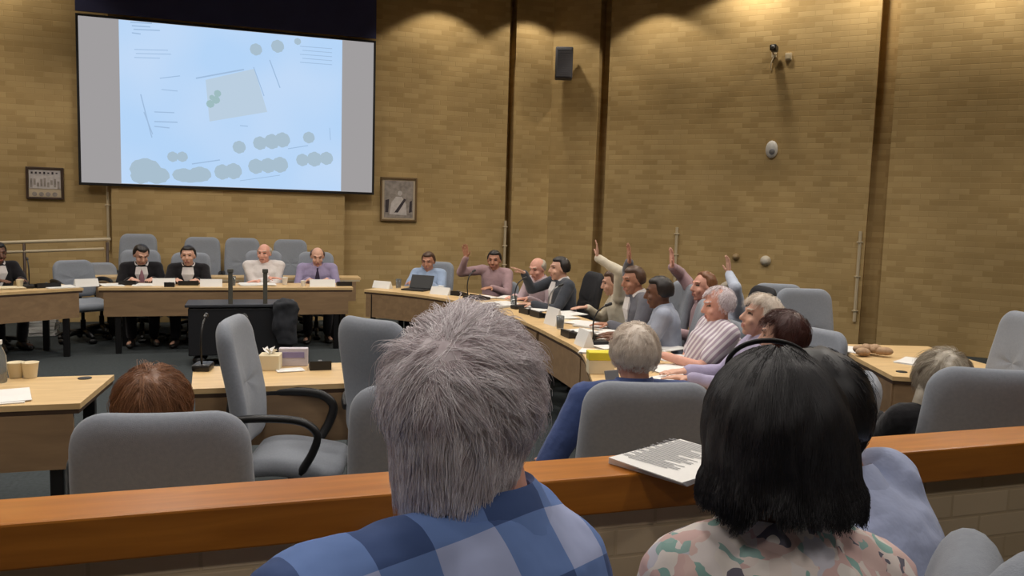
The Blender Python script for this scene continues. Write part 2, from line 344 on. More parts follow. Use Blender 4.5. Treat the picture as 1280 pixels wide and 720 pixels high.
cur = crom([(1.24, 9.47, 0), (1.75, 8.91, 0), (2.11, 8.12, 0), (2.28, 6.9, 0), (2.26, 5.75, 0), (2.2, 5.15, 0), (1.98, 4.5, 0), (1.80, 3.99, 0)], 4)
cur = [(p.x, p.y) for p in cur]; oc = off(cur, .66)
for i0, i1, lb in [(0, 8, 'curved desk section nearest the portrait print on the far wall'), (8, 14, 'curved desk section in front of the man in a dark grey jacket'), (14, 20, 'desk section before the people raising hands by the diagonal wall'), (20, 28, 'near end section of the curved desk beside the yellow box')]:
    desk(lb, cur[i0:i1+1], oc[i0:i1+1], group='curved council desk sections')
fl = [atz(98, 505, DZ), atz(145, 470, DZ)]
desk('front desk at left edge with paper cups on it', [(-2.4, 4.22), (-.79, 4.2)], [(-2.4, 4.88), (-.74, 4.86)], 'front_desk')
desk('front desk between the two empty grey chairs with tissue box', [(-.31, 4.42), (.62, 4.42)], [(-.34, 5.02), (.66, 5.02)], 'front_desk')
desk('light wood desk at right below the diagonal wall with loose papers', [(4.05, 3.93), (3.88, 4.03), (4.14, 4.66), (4.42, 5.2)], [(4.9, 3.72), (4.85, 3.9), (4.95, 4.4), (5.12, 4.98)], 'side_desk')
# ------------------------------------------------------------------ chairs
def pillow(w, h, t, r, bow, wm=1.0, crease=None):
    """upright rounded cushion in local x/z, thickness y; wm widens it at mid height"""
    mb = MB(); N = 10; out = []
    for cx_, cz_, a0 in ((w/2-r, h-r, 0), (-w/2+r, h-r, 90), (-w/2+r*.6, r*.6, 180), (w/2-r*.6, r*.6, 270)):
        rr = r if a0 < 180 else r*.6
        for k in range(N): a = R(a0+90*k/(N-1)); out.append((cx_+rr*math.cos(a), cz_+rr*math.sin(a)))
    full = []
    for i in range(len(out)):
        a, b = V(out[i]), V(out[(i+1) % len(out)]); d = (b-a).length; k = max(1, int(d/.05))
        for j in range(k): full.append(a.lerp(b, j/k))
    n = len(full); c = V((0, h/2)); rows = []
    prof = [(q, 1) for q in (0, .25, .5, .7)]+[(1-.19*(1-math.cos(R(th))), math.sin(R(th))) for th in (90, 72, 54, 36, 18, 0, -18, -36, -54, -72, -90)]+[(q, -1) for q in (.7, .5, .25, 0)]
    vs = []
    for sc_, yy in prof:
        for q in full:
            e = c+(q-c)*max(sc_, .002); zf = e.y/h; x = e.x*(1+(wm-1)*math.sin(math.pi*min(1, zf*1.15)))
            y = yy*t/2-bow*(e.x/(w/2))**2*-1
            y += .018*math.sin(zf*math.pi*1.6)
            if crease and yy > 0: y -= .014*math.exp(-((e.y-crease)/.012)**2)
            vs.append((x, y, e.y))
    fs = []
    for j in range(len(prof)-1):
        for i in range(n): k = (i+1) % n; fs.append((j*n+i, j*n+k, (j+1)*n+k, (j+1)*n+i))
    return mb.add(vs, fs)
def make_chair(name, label, fab, bh=.66, cat='chair'):
    t = thing(name, label, cat, (0, 0, 0))
    tilt = M.Translation((0, -.235, .49)) @ M.Rotation(R(5), 4, 'X')
    p_ = pillow(.46, bh, .085, .1, .03, 1.05, bh*.5); b = MB(); b.add(p_.v, p_.f, 0, tilt); link('backrest', b, fab, t, True)
    sh = MB(); q = pillow(.49, .48, .09, .09, .0); sh.add(q.v, q.f, 0, M.Translation((0, -.2, .425)) @ M.Rotation(R(-90), 4, 'X') @ M.Scale(-1, 4, (0, 1, 0)))
    for i, v in enumerate(sh.v): pass
    link('seat', sh, fab, t, True)
    for s in (-1, 1):
        pts = crom([(s*.215, -.245, .64), (s*.262, -.2, .69), (s*.285, -.05, .705), (s*.285, .1, .69), (s*.28, .17, .63), (s*.27, .15, .54), (s*.24, .1, .45), (s*.19, .06, .39)], 5)
        link('armrest', MB().tube(pts, .019, 8, 0, 1.3), BLACK, t, True)
    link('back_bracket', MB().tube(crom([(0, -.3, .72), (0, -.31, .55), (0, -.27, .41), (0, -.1, .375)]), .03, 8, 0, .5), BLACK, t, True)
    link('gas_column', MB().lathe([(.03, .1), (.03, .25), (.02, .25), (.02, .375), (.1, .378), (.1, .382)]), BLKM, t, 'auto')
    sb = MB()
    for k in range(5): a = 2*math.pi*k/5+.3; sb.tube([(0, 0, .115), (.15*math.cos(a), .15*math.sin(a), .105), (.28*math.cos(a), .28*math.sin(a), .075)], [.035, .028, .02], 8)
    link('star_base', sb, BLACK, t, True)
    for k in range(5):
        a = 2*math.pi*k/5+.3; cmb = MB().cap((.28*math.cos(a)-.02*math.sin(a), .28*math.sin(a)+.02*math.cos(a), .03), (.28*math.cos(a)+.02*math.sin(a), .28*math.sin(a)-.02*math.cos(a), .03), .03, .03, 10)
        link('castor', cmb, BLACK, t, True)
    return t
protos = {}
def chair(kind, x, y, rz, label, group=None, z=0, sc_=None):
    fab, bh, nm = {'grey': (FABRIC, .66, 'office_chair'), 'black': (FABDARK, .62, 'black_office_chair'), 'low': (FABRIC, .43, 'low_back_chair')}[kind]
    if kind not in protos:
        protos[kind] = make_chair(nm, label, fab, bh); o = protos[kind]; o.location = (x, y, z); o.rotation_euler = (0, 0, rz)
        if group: o['group'] = group
    else:
        o = dup(protos[kind], (x, y, z), rz, label)
        if group: o['group'] = group
        elif 'group' in o.keys(): del o['group']
    if sc_: o.scale = sc_
    return o
def chair_top(px, py, f, rz, label, kind='grey', group=None, z=None):
    """chair whose backrest top (local y about -.36) shows at pixel, at forward distance f; height by gas lift"""
    p = atf(px, py, f); top = {'grey': 1.14, 'black': 1.10, 'low': .915}[kind]; fx, fy = -math.sin(rz), math.cos(rz)
    zz = p.z-top if z is None else z; s = (1, 1, p.z/top) if z is None else None
    return chair(kind, p.x+.33*fx, p.y+.33*fy, rz, label, group, 0, s)
BR = 'empty chairs against the pier wall'
for px, py, lb in [(173, 293, 'leftmost empty grey chair against the pier wall under the screen'), (253, 297, 'empty grey chair at the pier wall behind the woman in black jacket'), (303, 298, 'empty grey chair at the pier wall left of the bald man in white'), (363, 300, 'empty grey chair at the pier wall between the two bald men')]:
    p = atY(px, py, 11.86); chair('grey', p.x, 11.58, R(180), lb, BR, 0, (1, 1, p.z/1.14))
chair_top(281, 398, 4.0, R(-103), 'empty grey chair turned sideways beside the front desk, arm loop showing')
chair_top(456, 400, 4.05, R(-52), 'empty grey chair with its tall plain back turned to us, right of the front desk')
chair_top(196, 522, 2.1, R(-6), 'grey chair behind the rail at left with red-brown hair above it')
chair_top(527, 488, 2.5, R(-14), 'grey chair behind the rail half hidden by the grey-haired head')
chair_top(816, 482, 2.72, R(-14), 'grey chair of the white-haired man in blue shirt')
chair_top(1252, 465, 2.88, R(-26), 'grey chair behind the rail at right with pale hair beside it')
chair_top(1292, 393, 5.1, R(70), 'grey chair at the right edge facing the side desk')
chair_top(1002, 361, 6.6, R(165), 'empty grey chair with black arm behind the white-haired person')
chair_top(972, 355, 7.9, R(150), 'grey chair nearest the diagonal wall, mostly hidden behind another')
chair_top(1033, 411, 5.3, R(100), 'low grey chair back beside the dark red-haired head', 'low')
chair_top(1098, 474, 3.1, R(50), 'grey chair seen edge-on behind the man in pale blue shirt')
chair_top(88, 325, 9.75, R(212), 'wide grey chair behind the angled desk near the ramp handrail', 'low')
chair_top(119, 328, 10.3, R(200), 'grey chair partly hidden behind the wide chair near the handrail', 'low')
for px, py, f, rz, dx, lb in ((1203, 716, .95, R(36), 0, 'pale grey gallery chair back beside the pale blue shirt at the bottom right'), (1188, 692, .64, R(166), -.225, 'broad darker gallery chair back cut off at the extreme bottom right')):
    p = atf(px, py, f); fx, fy = -math.sin(rz), math.cos(rz); chair('grey', p.x+.3*fx+dx*fy, p.y+.3*fy-dx*fx, rz, lb, 'gallery chairs', GZ, (1, 1, (p.z-GZ)/1.14))
# ------------------------------------------------------------------ people
SKIN = {k: mat('skin_'+k, c, .55, .06, 30) for k, c in {'fair': (206, 160, 138), 'pink': (214, 158, 138), 'tan': (176, 124, 98), 'brown': (110, 74, 56)}.items()}
LIP = mat('lip', (168, 108, 98), .5); EYEM = mat('eye_dark', (70, 56, 50), .3)
def cloth(name, rgb, var=.08): return mat('cloth_'+name, rgb, .85, var, 14, .25, 22, sheen=.15, spec=.2)
def stripes(name, ca, cb, period, axis='X'):
    if name in MATS: return MATS[name]
    m = bpy.data.materials.new(name); m.use_nodes = True; nt = m.node_tree; b = nt.nodes['Principled BSDF']; L = nt.links.new
    tc = nt.nodes.new('ShaderNodeTexCoord'); w = nt.nodes.new('ShaderNodeTexWave'); w.bands_direction = axis; w.inputs['Scale'].default_value = 1/period/3.2; w.inputs['Distortion'].default_value = 1.0; w.inputs['Detail Scale'].default_value = .6
    L(tc.outputs['Object'], w.inputs['Vector']); r = nt.nodes.new('ShaderNodeValToRGB'); L(w.outputs['Fac'], r.inputs['Fac']); r.color_ramp.elements[0].position = .45; r.color_ramp.elements[1].position = .6
    r.color_ramp.elements[0].color = lin(ca); r.color_ramp.elements[1].color = lin(cb); L(r.outputs[0], b.inputs['Base Color']); b.inputs['Roughness'].default_value = .85; MATS[name] = m; return m
def plaid():
    m = bpy.data.materials.new('plaid'); m.use_nodes = True; nt = m.node_tree; b = nt.nodes['Principled BSDF']; L = nt.links.new
    tc = nt.nodes.new('ShaderNodeTexCoord'); mp = nt.nodes.new('ShaderNodeMapping'); mp.inputs['Rotation'].default_value = (R(35), 0, R(8)); mp.inputs['Location'].default_value = (.035, .03, .0); L(tc.outputs['Object'], mp.inputs[0])
    sp = nt.nodes.new('ShaderNodeSeparateXYZ'); L(mp.outputs[0], sp.inputs[0]); outs = []
    for ax, per in (('X', .15), ('Z', .15)):
        d = nt.nodes.new('ShaderNodeMath'); d.operation = 'DIVIDE'; d.inputs[1].default_value = per; L(sp.outputs[ax], d.inputs[0])
        f = nt.nodes.new('ShaderNodeMath'); f.operation = 'FRACT'; L(d.outputs[0], f.inputs[0])
        g = nt.nodes.new('ShaderNodeMath'); g.operation = 'GREATER_THAN'; g.inputs[1].default_value = .5; L(f.outputs[0], g.inputs[0]); outs.append(g)
    s = nt.nodes.new('ShaderNodeMath'); s.operation = 'ADD'; L(outs[0].outputs[0], s.inputs[0]); L(outs[1].outputs[0], s.inputs[1])
    h = nt.nodes.new('ShaderNodeMath'); h.operation = 'MULTIPLY'; h.inputs[1].default_value = .45; L(s.outputs[0], h.inputs[0])
    r = nt.nodes.new('ShaderNodeValToRGB'); r.color_ramp.interpolation = 'CONSTANT'; L(h.outputs[0], r.inputs[0])
    r.color_ramp.elements[0].color = lin((58, 80, 128)); r.color_ramp.elements[1].position = .3; r.color_ramp.elements[1].color = lin((100, 128, 184)); e = r.color_ramp.elements.new(.75); e.color = lin((166, 176, 212))
    n = nt.nodes.new('ShaderNodeTexNoise'); n.inputs['Scale'].default_value = 16; L(tc.outputs['Object'], n.inputs['Vector'])
    bp = nt.nodes.new('ShaderNodeBump'); bp.inputs['Strength'].default_value = .25; bp.inputs['Distance'].default_value = .02; L(n.outputs[0], bp.inputs['Height']); L(bp.outputs[0], b.inputs['Normal'])
    L(r.outputs[0], b.inputs['Base Color']); b.inputs['Roughness'].default_value = .85; return m
def floral():
    m = bpy.data.materials.new('floral'); m.use_nodes = True; nt = m.node_tree; b = nt.nodes['Principled BSDF']; L = nt.links.new
    tc = nt.nodes.new('ShaderNodeTexCoord'); n = nt.nodes.new('ShaderNodeTexNoise'); n.inputs['Scale'].default_value = 14; n.inputs['Detail'].default_value = 3; L(tc.outputs['Object'], n.inputs['Vector'])
    mx = nt.nodes.new('ShaderNodeVectorMath'); mx.operation = 'MULTIPLY_ADD'; mx.inputs[1].default_value = (.09, .09, .09); L(n.outputs['Color'], mx.inputs[0]); L(tc.outputs['Object'], mx.inputs[2])
    v = nt.nodes.new('ShaderNodeTexVoronoi'); v.inputs['Scale'].default_value = 36; L(mx.outputs[0], v.inputs['Vector'])
    sp = nt.nodes.new('ShaderNodeSeparateXYZ'); L(v.outputs['Color'], sp.inputs[0])
    n2 = nt.nodes.new('ShaderNodeTexNoise'); n2.inputs['Scale'].default_value = 9; L(tc.outputs['Object'], n2.inputs['Vector'])
    ad = nt.nodes.new('ShaderNodeMath'); ad.operation = 'MULTIPLY_ADD'; ad.inputs[1].default_value = .55; L(sp.outputs[0], ad.inputs[0]); sb = nt.nodes.new('ShaderNodeMath'); sb.operation = 'MULTIPLY'; sb.inputs[1].default_value = .5; L(n2.outputs[0], sb.inputs[0]); L(sb.outputs[0], ad.inputs[2])
    r = nt.nodes.new('ShaderNodeValToRGB'); r.color_ramp.interpolation = 'CONSTANT'; L(ad.outputs[0], r.inputs[0]); E_ = r.color_ramp.elements
    E_[0].color = lin((136, 172, 164)); E_[1].position = .3; E_[1].color = lin((222, 208, 200))
    for pos, c in ((.37, (212, 178, 172)), (.45, (226, 216, 208)), (.53, (104, 100, 112)), (.555, (216, 186, 178)), (.64, (222, 212, 208)), (.7, (146, 176, 170)), (.75, (200, 196, 204))): e = E_.new(pos); e.color = lin(c)
    L(r.outputs[0], b.inputs['Base Color']); b.inputs['Roughness'].default_value = .8; return m
def hairmat(name, ca, cb, rough=.45):
    if name in MATS: return MATS[name]
    m = bpy.data.materials.new(name); m.use_nodes = True; nt = m.node_tree; b = nt.nodes['Principled BSDF']; L = nt.links.new
    h = nt.nodes.new('ShaderNodeHairInfo'); tc = nt.nodes.new('ShaderNodeTexCoord'); n = nt.nodes.new('ShaderNodeTexNoise'); n.inputs['Scale'].default_value = 45; n.inputs['Detail'].default_value = 4; L(tc.outputs['Object'], n.inputs['Vector'])
    ad = nt.nodes.new('ShaderNodeMath'); ad.operation = 'MULTIPLY_ADD'; ad.inputs[1].default_value = .5; L(h.outputs['Random'], ad.inputs[0]); sb = nt.nodes.new('ShaderNodeMath'); sb.operation = 'MULTIPLY'; sb.inputs[1].default_value = .6; L(n.outputs[0], sb.inputs[0]); L(sb.outputs[0], ad.inputs[2])
    r = nt.nodes.new('ShaderNodeValToRGB'); L(ad.outputs[0], r.inputs[0]); r.color_ramp.elements[0].position = .2; r.color_ramp.elements[1].position = .8; r.color_ramp.elements[0].color = lin(ca); r.color_ramp.elements[1].color = lin(cb)
    L(r.outputs[0], b.inputs['Base Color']); b.inputs['Roughness'].default_value = rough; MATS[name] = m; return m
HAIR = {'black': hairmat('hair_black', (14, 12, 14), (30, 27, 30), .5), 'dark': hairmat('hair_dark', (30, 24, 22), (46, 36, 32)), 'brown': hairmat('hair_brown', (70, 48, 34), (100, 70, 48)), 'auburn': hairmat('hair_auburn', (112, 72, 46), (156, 108, 72)),
        'red': hairmat('hair_red', (58, 26, 20), (84, 42, 32)), 'grey': hairmat('hair_grey', (190, 174, 178), (255, 250, 252)), 'white': hairmat('hair_white', (206, 192, 178), (240, 230, 218)), 'fairgrey': hairmat('hair_fairgrey', (150, 140, 124), (190, 178, 160))}
TRO = cloth('trousers', (38, 38, 44)); SHOE = mat('shoe_leather', (26, 22, 20), .4)
def remesh(mb, voxel, it=3):
    me = mb.mesh('tmp'); fixn(me); o = bpy.data.objects.new('tmp', me); COL.objects.link(o)
    r = o.modifiers.new('r', 'REMESH'); r.mode = 'VOXEL'; r.voxel_size = voxel; r.adaptivity = 0
    if it: s = o.modifiers.new('s', 'SMOOTH'); s.factor = .5; s.iterations = it
    dg = bpy.context.evaluated_depsgraph_get(); out = bpy.data.meshes.new_from_object(o.evaluated_get(dg)); bpy.data.objects.remove(o); bpy.data.meshes.remove(me)
    return out
def wrinkle(me, amp, freq, seed=0):
    n = len(me.vertices); co = np.empty(n*3); me.vertices.foreach_get('co', co); no = np.empty(n*3); me.vertices.foreach_get('normal', no); co = co.reshape(-1, 3); no = no.reshape(-1, 3)
    d = np.array([MN.noise(V((p[0]*freq+seed, p[1]*freq, p[2]*freq*.7)))+.5*MN.noise(V((p[0]*freq*2.3, p[1]*freq*2.3+seed, p[2]*freq*1.6))) for p in co])
    co += no*(amp*d)[:, None]; me.vertices.foreach_set('co', co.ravel()); me.update()
def ss(x, a, b): t = min(1, max(0, (x-a)/(b-a))); return t*t*(3-2*t)
def hair_mask(d, style):
    x, y, z = d; face = ss(y, .05, .38)*(1-ss(z, .52, .74)); low = 1-ss(z, -.75+.25*ss(y, -.3, .3), -.45+.25*ss(y, -.3, .3)); m = (1-face)*(1-low)
    if style == 'bald': m *= 1-ss(z+.25*y, .15, .45)
    elif style == 'thin': m *= 1-.9*ss(z+.5*y, .55, .85)
    elif style == 'receding': m *= 1-ss(y, .3, .6)
    return m
def hair_cap(style, Hm, thick, seed, low=0):
    mb = MB(); nu, nv = 40, 26; vs = []; rx, ry, rz_ = .0815, .099, .097
    for j in range(nv+1):
        t = math.pi*j/nv
        for i in range(nu):
            a = 2*math.pi*i/nu; d = V((math.sin(t)*math.cos(a), math.sin(t)*math.sin(a), math.cos(t))); m = hair_mask(d, style)
            n = MN.noise(d*4+V((seed, 0, 0)))*.5+MN.noise(d*9+V((0, seed, 0)))*.35
            k = .80+.2*m*1.0 if m < .5 else .9+.1*m; e = thick*m*(1+.55*n)
            p = V((d.x*(rx*k+e), d.y*(ry*k+e)-.012, d.z*(rz_*k+e)+.018)); vs.append(Hm @ p)
    fs = []
    for j in range(nv):
        for i in range(nu): k = (i+1) % nu; fs.append((j*nu+i, j*nu+k, (j+1)*nu+k, (j+1)*nu+i))
    return mb.add(vs, fs)
def hand(mb, W, d, n, curl=.35, side=1, spread=.12, k=1.0):
    d = d.normalized(); n = (n-d*n.dot(d)).normalized(); s = d.cross(n)*side
    for q in (-.026, 0, .026): mb.cap(W+s*q*.6*k, W+d*.082*k+s*q*k, .015*k, .0135*k, 8)
    for i, (q, ln) in enumerate([(-.034, .06), (-.0115, .076), (.0115, .082), (.034, .074)]):
        p = W+d*.085*k+s*q*k; ang = 0; base = (d+s*q*spread*28*.25).normalized()
        for j, fr in enumerate((.45, .3, .25)):
            ang += curl*(.6 if j == 0 else 1); dd = base*math.cos(ang)+n*math.sin(ang); e = p+dd*ln*fr*k; mb.cap(p, e, .0088*k-.0006*j, .0082*k-.0006*j, 8); p = e
    p = W+d*.02*k+s*.026*k; q = p+(d*.55+s*.75+n*.3).normalized()*.042*k; mb.cap(p, q, .0125*k, .0105*k, 8); mb.cap(q, q+(d*.85+s*.35+n*.3).normalized()*.032*k, .0105*k, .0085*k, 8)
def ik(S, W, l1, l2, hint):
    d = W-S; L = d.length; mx = (l1+l2)*.995
    if L > mx: W = S+d*(mx/L); d = W-S; L = mx
    if L < .12: W = S+d.normalized()*.12; d = W-S; L = .12
    a = (l1*l1-l2*l2+L*L)/(2*L); h = math.sqrt(max(0, l1*l1-a*a)); u = d/L; hp = (hint-u*hint.dot(u)).normalized()
    return S+u*a+hp*h, W
PG = {}
def person(label, top, rz, shirt, hair=('short', 'dark'), skin='fair', lean=8, seat=.44, yaw=0, pitch=8, roll=0, L='desk', Rr='desk', sleeve='long', trousers=TRO, fat=1.0, vox=.0075, floor=0, jacket=None, tie=None, k=None, hthick=.012, collar=True, long_hair=0, extra_hair=None, shw=.175, legs=True, tone=None, side=0, drop=0, dropr=0, shx=0):
    a = R(lean); d = V((side, math.sin(a), math.cos(a))); nd = V((0, math.sin(a*.6+.12), math.cos(a*.6+.12)))
    Rh = M.Rotation(R(yaw), 3, 'Z') @ M.Rotation(R(-pitch), 3, 'X') @ M.Rotation(R(roll), 3, 'Y')
    zt = top.z-floor; hoff = nd*.115+V((0, .015, 0))+Rh @ V((0, -.012, .112)); P = V((0, 0, seat+.10))
    kk = (zt-P.z-hoff.z)/(.5*math.cos(a)) if k is None else k
    if not .78 <= kk <= 1.16: print('TORSO', round(kk, 2), label)
    kk = min(1.16, max(.78, kk))
    N = P+d*.5*kk; H = N+nd*.115+V((0, .015, 0)); tp = H+Rh @ V((0, -.012, .112))
    Rz = M.Rotation(rz, 3, 'Z'); w = Rz @ V((tp.x, tp.y, 0)); loc = V((top.x-w.x, top.y-w.y, floor))
    t = thing('person', label, 'person', loc, rz); Hm = M.Translation(H) @ Rh.to_4x4()
    yx = V((0, math.cos(a), -math.sin(a))); X = V((1, 0, 0))
    def torso(mb, e, low=-.06):
        rg = []
        for tt, rx, ry, oy in [(low-.12, .13, .09, 0), (low, .16, .115, 0), (.12, .165, .12, .01), (.35, .155, .115, .015), (.6, .165, .112, .01), (.78, .172, .108, 0), (.88, .16, .095, -.005), (.95, .115, .075, -.005), (1.01, .068, .06, 0)]:
            f = fat if tt < .8 else 1+(fat-1)*.4
            rg.append((P+d*.5*kk*tt+yx*oy, X*(rx*f+e), yx*(ry*f+e)))
        mb.loft(rg, 24)
    bd = MB(); torso(bd, 0); bd.cap(N-nd*.04, H+V((0, -.015, -.03)), .058, .054)
    for c, r in [((0, -.012, .018), (.0755, .094, .0915)), ((0, .03, -.03), (.061, .062, .075)), ((0, .035, -.07), (.045, .05, .042)), ((0, .066, -.098), (.022, .02, .018))]: bd.ell(Hm @ V(c), r, 0, Rh)
    bd.cap(Hm @ V((0, .086, .018)), Hm @ V((0, .108, -.022)), .009, .0145); bd.ell(Hm @ V((0, .1, -.028)), (.018, .012, .01), 0, Rh)
    for s in (-1, 1):
        bd.ell(Hm @ V((s*.079, -.004, -.008)), (.009, .019, .032), 0, Rh); bd.cap(Hm @ V((s*.014, .084, .036)), Hm @ V((s*.046, .070, .036)), .009, .008); bd.ell(Hm @ V((s*.04, .066, -.03)), (.024, .02, .022), 0, Rh)
    bd.cap(Hm @ V((-.02, .088, -.058)), Hm @ V((.02, .088, -.058)), .0085, .0085); bd.cap(Hm @ V((-.018, .085, -.07)), Hm @ V((.018, .085, -.07)), .009, .009)
    sh = MB(); torso(sh, .013)
    sc_ = P+d*.45*kk
    for s, pose in ((-1, L), (1, Rr)):
        S = sc_+X*(s*shw+shx)-V((0, 0, drop+(dropr if s > 0 else 0))); hint = V((s*.55, -.35, -.8)); hn = V((0, 0, -1)); hd = None; curl = .3; wr = None
        if pose == 'desk': wr = V((s*.11, .40, DZ+.05)); hd = V((-s*.35, .9, -.03)); curl = .14
        elif pose == 'lap': wr = V((s*.1, .30, seat+.20)); hd = V((-s*.5, .8, -.2)); curl = .4
        elif pose == 'cross': wr = V((-s*.05, .34, DZ+.05+.02*s)); hd = V((-s*.9, .3, 0)); curl = .14
        elif pose == 'side': wr = V((s*.26, .12, .68)); hd = V((0, .9, -.2))
        elif isinstance(pose, dict):
            wr = V(pose['w']); hd = V(pose['h']); hint = V(pose.get('e', hint)); hn = V(pose.get('n', hn)); curl = pose.get('curl', .12)
            if wr.z > S.z: S = S+V((-s*.01, 0, .03))
        E_, Wp = ik(S, wr, .285, .255, hint)
        bd.cap(sc_+X*s*.08, S, .06, .055); bd.cap(S, E_, .049, .039); bd.cap(E_, Wp, .039, .027); hand(bd, Wp, hd, hn, curl, -s*1 if hn.z < 0 else s)
        sh.cap(sc_+X*s*.07+d*.012, S, .062, .068); fw = .94
        if sleeve == 'long': sh.cap(S, E_, .066, .054); sh.cap(E_, E_.lerp(Wp, fw), .054, .041)
        elif sleeve == 'roll': sh.cap(S, E_, .066, .054); sh.cap(E_, E_.lerp(Wp, .35), .054, .052)
        else: sh.cap(S, S.lerp(E_, .72), .068, .064)
    tr = MB()
    for s in (-1, 1):
        hp = P+V((s*.085, 0, -.005)); kn = V((s*.13, .43, seat+.055)); an = V((s*.12, .40+.02*s, .1)); to = an+V((s*.03, .14, -.055))
        bd.cap(hp, kn, .08, .056); bd.cap(kn, an, .052, .036); bd.cap(an+V((0, -.03, -.05)), to, .035, .03)
        tr.cap(hp, kn, .093, .07); tr.cap(kn, an+V((0, 0, .03)), .068, .058)
        if legs: link('shoe', MB().loft([(an+V((0, -.085, -.06)), X*.012, V((0, 0, .02))), (an+V((0, -.075, -.055)), X*.036, V((0, 0, .04))), (an+V((0, 0, -.045)), X*.042, V((0, 0, .055))), (an+V((s*.01, .08, -.06)), X*.047, V((0, 0, .038))), (an+V((s*.02, .16, -.07)), X*.044, V((0, 0, .027))), (an+V((s*.024, .195, -.075)), X*.014, V((0, 0, .012)))], 14), SHOE, t, True)
    tr.loft([(P+V((0, 0, -.1)), X*.13, V((0, .1, 0))), (P+V((0, .0, -.08)), X*.175*fat, V((0, .13*fat, 0))), (P, X*.182*fat, V((0, .135*fat, 0))), (P+d*.07, X*.178*fat, V((0, .132*fat, 0)))], 20)
    bm_ = remesh(bd, vox, 2)
    # face colouring by position on the head
    n = len(bm_.polygons); ce = np.empty(n*3); bm_.polygons.foreach_get('center', ce); ce = ce.reshape(-1, 3); iv = np.array(Hm.inverted()); lc = ce @ iv[:3, :3].T+iv[:3, 3]
    mi = np.zeros(n, dtype=np.int32); x, y, z = np.abs(lc[:, 0]), lc[:, 1], lc[:, 2]
    mi[(x < .024) & (y > .07) & (np.abs(z+.062) < .009)] = 1
    mi[(np.abs(x-.031) < .013) & (y > .05) & (np.abs(z-.012) < .0065)] = 2
    mi[(x > .016) & (x < .048) & (y > .05) & (np.abs(z-.038) < .004)] = 3
    bm_.polygons.foreach_set('material_index', mi)
    hmm = HAIR[hair[1]]
    link('body', bm_, [SKIN[skin], LIP, EYEM, hmm], t, True)
    hc = hair_cap(hair[0], Hm, hthick, random.random()*50)
    if long_hair:
        back = [V((0, -.045, .03)), V((0, -.06, -.06)), V((0, -.065, -.14)), V((0, -.06, -.14-long_hair*.6)), V((0, -.055, -.14-long_hair))]
        hc.loft([(Hm @ p, (Rh @ V((r1, 0, 0))), (Rh @ V((0, r2, 0)))) for p, r1, r2 in zip(back, (.07, .098, .1, .092, .06), (.05, .06, .05, .04, .02))], 20)
    if extra_hair: extra_hair(hc, Hm, Rh)
    hobj = link('hair', hc, hmm, t, True)
    sm = remesh(sh, .012 if vox > .006 else .008, 3); wrinkle(sm, .006, 11, random.random()*30); so = link('shirt' if jacket is None else 'jacket', sm, shirt if jacket is None else jacket, t, True)
    if collar:
        cb = MB(); prof = [(.060, -.03), (.061, .022), (.067, .028), (.074, .018), (.093, -.036), (.090, -.043), (.074, -.012)]; n = len(prof); vs = []; fs = []; K = 32
        for i in range(K):
            th = R(100+340*i/(K-1)); fr_ = max(0, math.sin(th)); dz = -.03*fr_**2
            for r_, z_ in prof:
                r_ += .004*math.sin(th*3); vs.append(N+yx*(math.sin(th)*r_*.98+.004)+X*math.cos(th)*r_*1.06+nd*(z_*(1-.35*fr_)+dz+.004))
        for i in range(K-1):
            for q in range(n): fs.append((i*n+q, i*n+(q+1) % n, (i+1)*n+(q+1) % n, (i+1)*n+q))
        fs += [tuple(range(n)), tuple(range((K-1)*n, K*n))]; cb.add(vs, fs); link('collar', cb, shirt, t, 'auto')
    if jacket is not None:
        fr = MB()
        def fpt(tt, xx, e): return P+d*.5*kk*tt+yx*(.118*fat+e)+X*xx
        fr.prism([(0, 0)], 0, 0) if False else None
        for s in (-1, 1): fr.add([fpt(.97, 0, -.03), fpt(.97, s*.06, -.035), fpt(.8, s*.072, .006), fpt(.42, 0, .026), fpt(.8, 0, .012), fpt(.97, 0, -.06), fpt(.8, s*.06, -.03), fpt(.42, 0, -.02)], [(0, 1, 2, 4), (4, 2, 3), (1, 0, 5), (1, 5, 6, 2), (2, 6, 7, 3)])
        link('shirt_front', fr, shirt, t)
    if tie:
        tm = MB(); q0 = P+d*.5*kk*.97+yx*.075; q1 = P+d*.5*kk*.75+yx*(.128*fat+.012); q2 = P+d*.5*kk*.35+yx*(.128*fat+.012)
        tm.loft([(q0, X*.018, yx*.012), (q0-d*.03+yx*.02, X*.012, yx*.01), (q1, X*.028, yx*.008), (q2, X*.036, yx*.008), (q2-d*.03, X*.004, yx*.006)], 8); link('tie', tm, tie, t, True)
    if legs: link('trousers', remesh(tr, .013, 3), trousers, t, True)
    PG[label] = dict(seat=seat, t=t, Hm=Hm, Rh=Rh, H=H, loc=loc, rz=rz, hair=hobj, N=N)
    return t
def seat_chair(t, kind, label, back=0.0, z=0, sc_=None):
    p = t.location; rz = t.rotation_euler.z; fx, fy = -math.sin(rz), math.cos(rz); kz = (PG[t['label']]['seat']-.02)/.47
    o = chair(kind, p.x+(.06-back)*fx, p.y+(.06-back)*fy, rz, label, None, z, (1, 1, kz)); f = (sc_[2] if sc_ else 1)/kz
    for ch in o.children:
        if ch.name.startswith('backrest') and kind != 'low': ch.scale = (1, 1, f)
    return o
C = cloth
WH = C('white', (214, 208, 206)); LIL = C('lilac', (150, 140, 172)); LBL = C('light_blue', (150, 168, 196)); PNK = C('dusty_pink', (164, 136, 140)); DGJ = C('dark_grey', (62, 66, 74)); CRM = C('cream', (206, 196, 176)); GRJ = C('mid_grey', (104, 104, 112)); BLJ = C('black_suit', (24, 22, 26))
up = dict
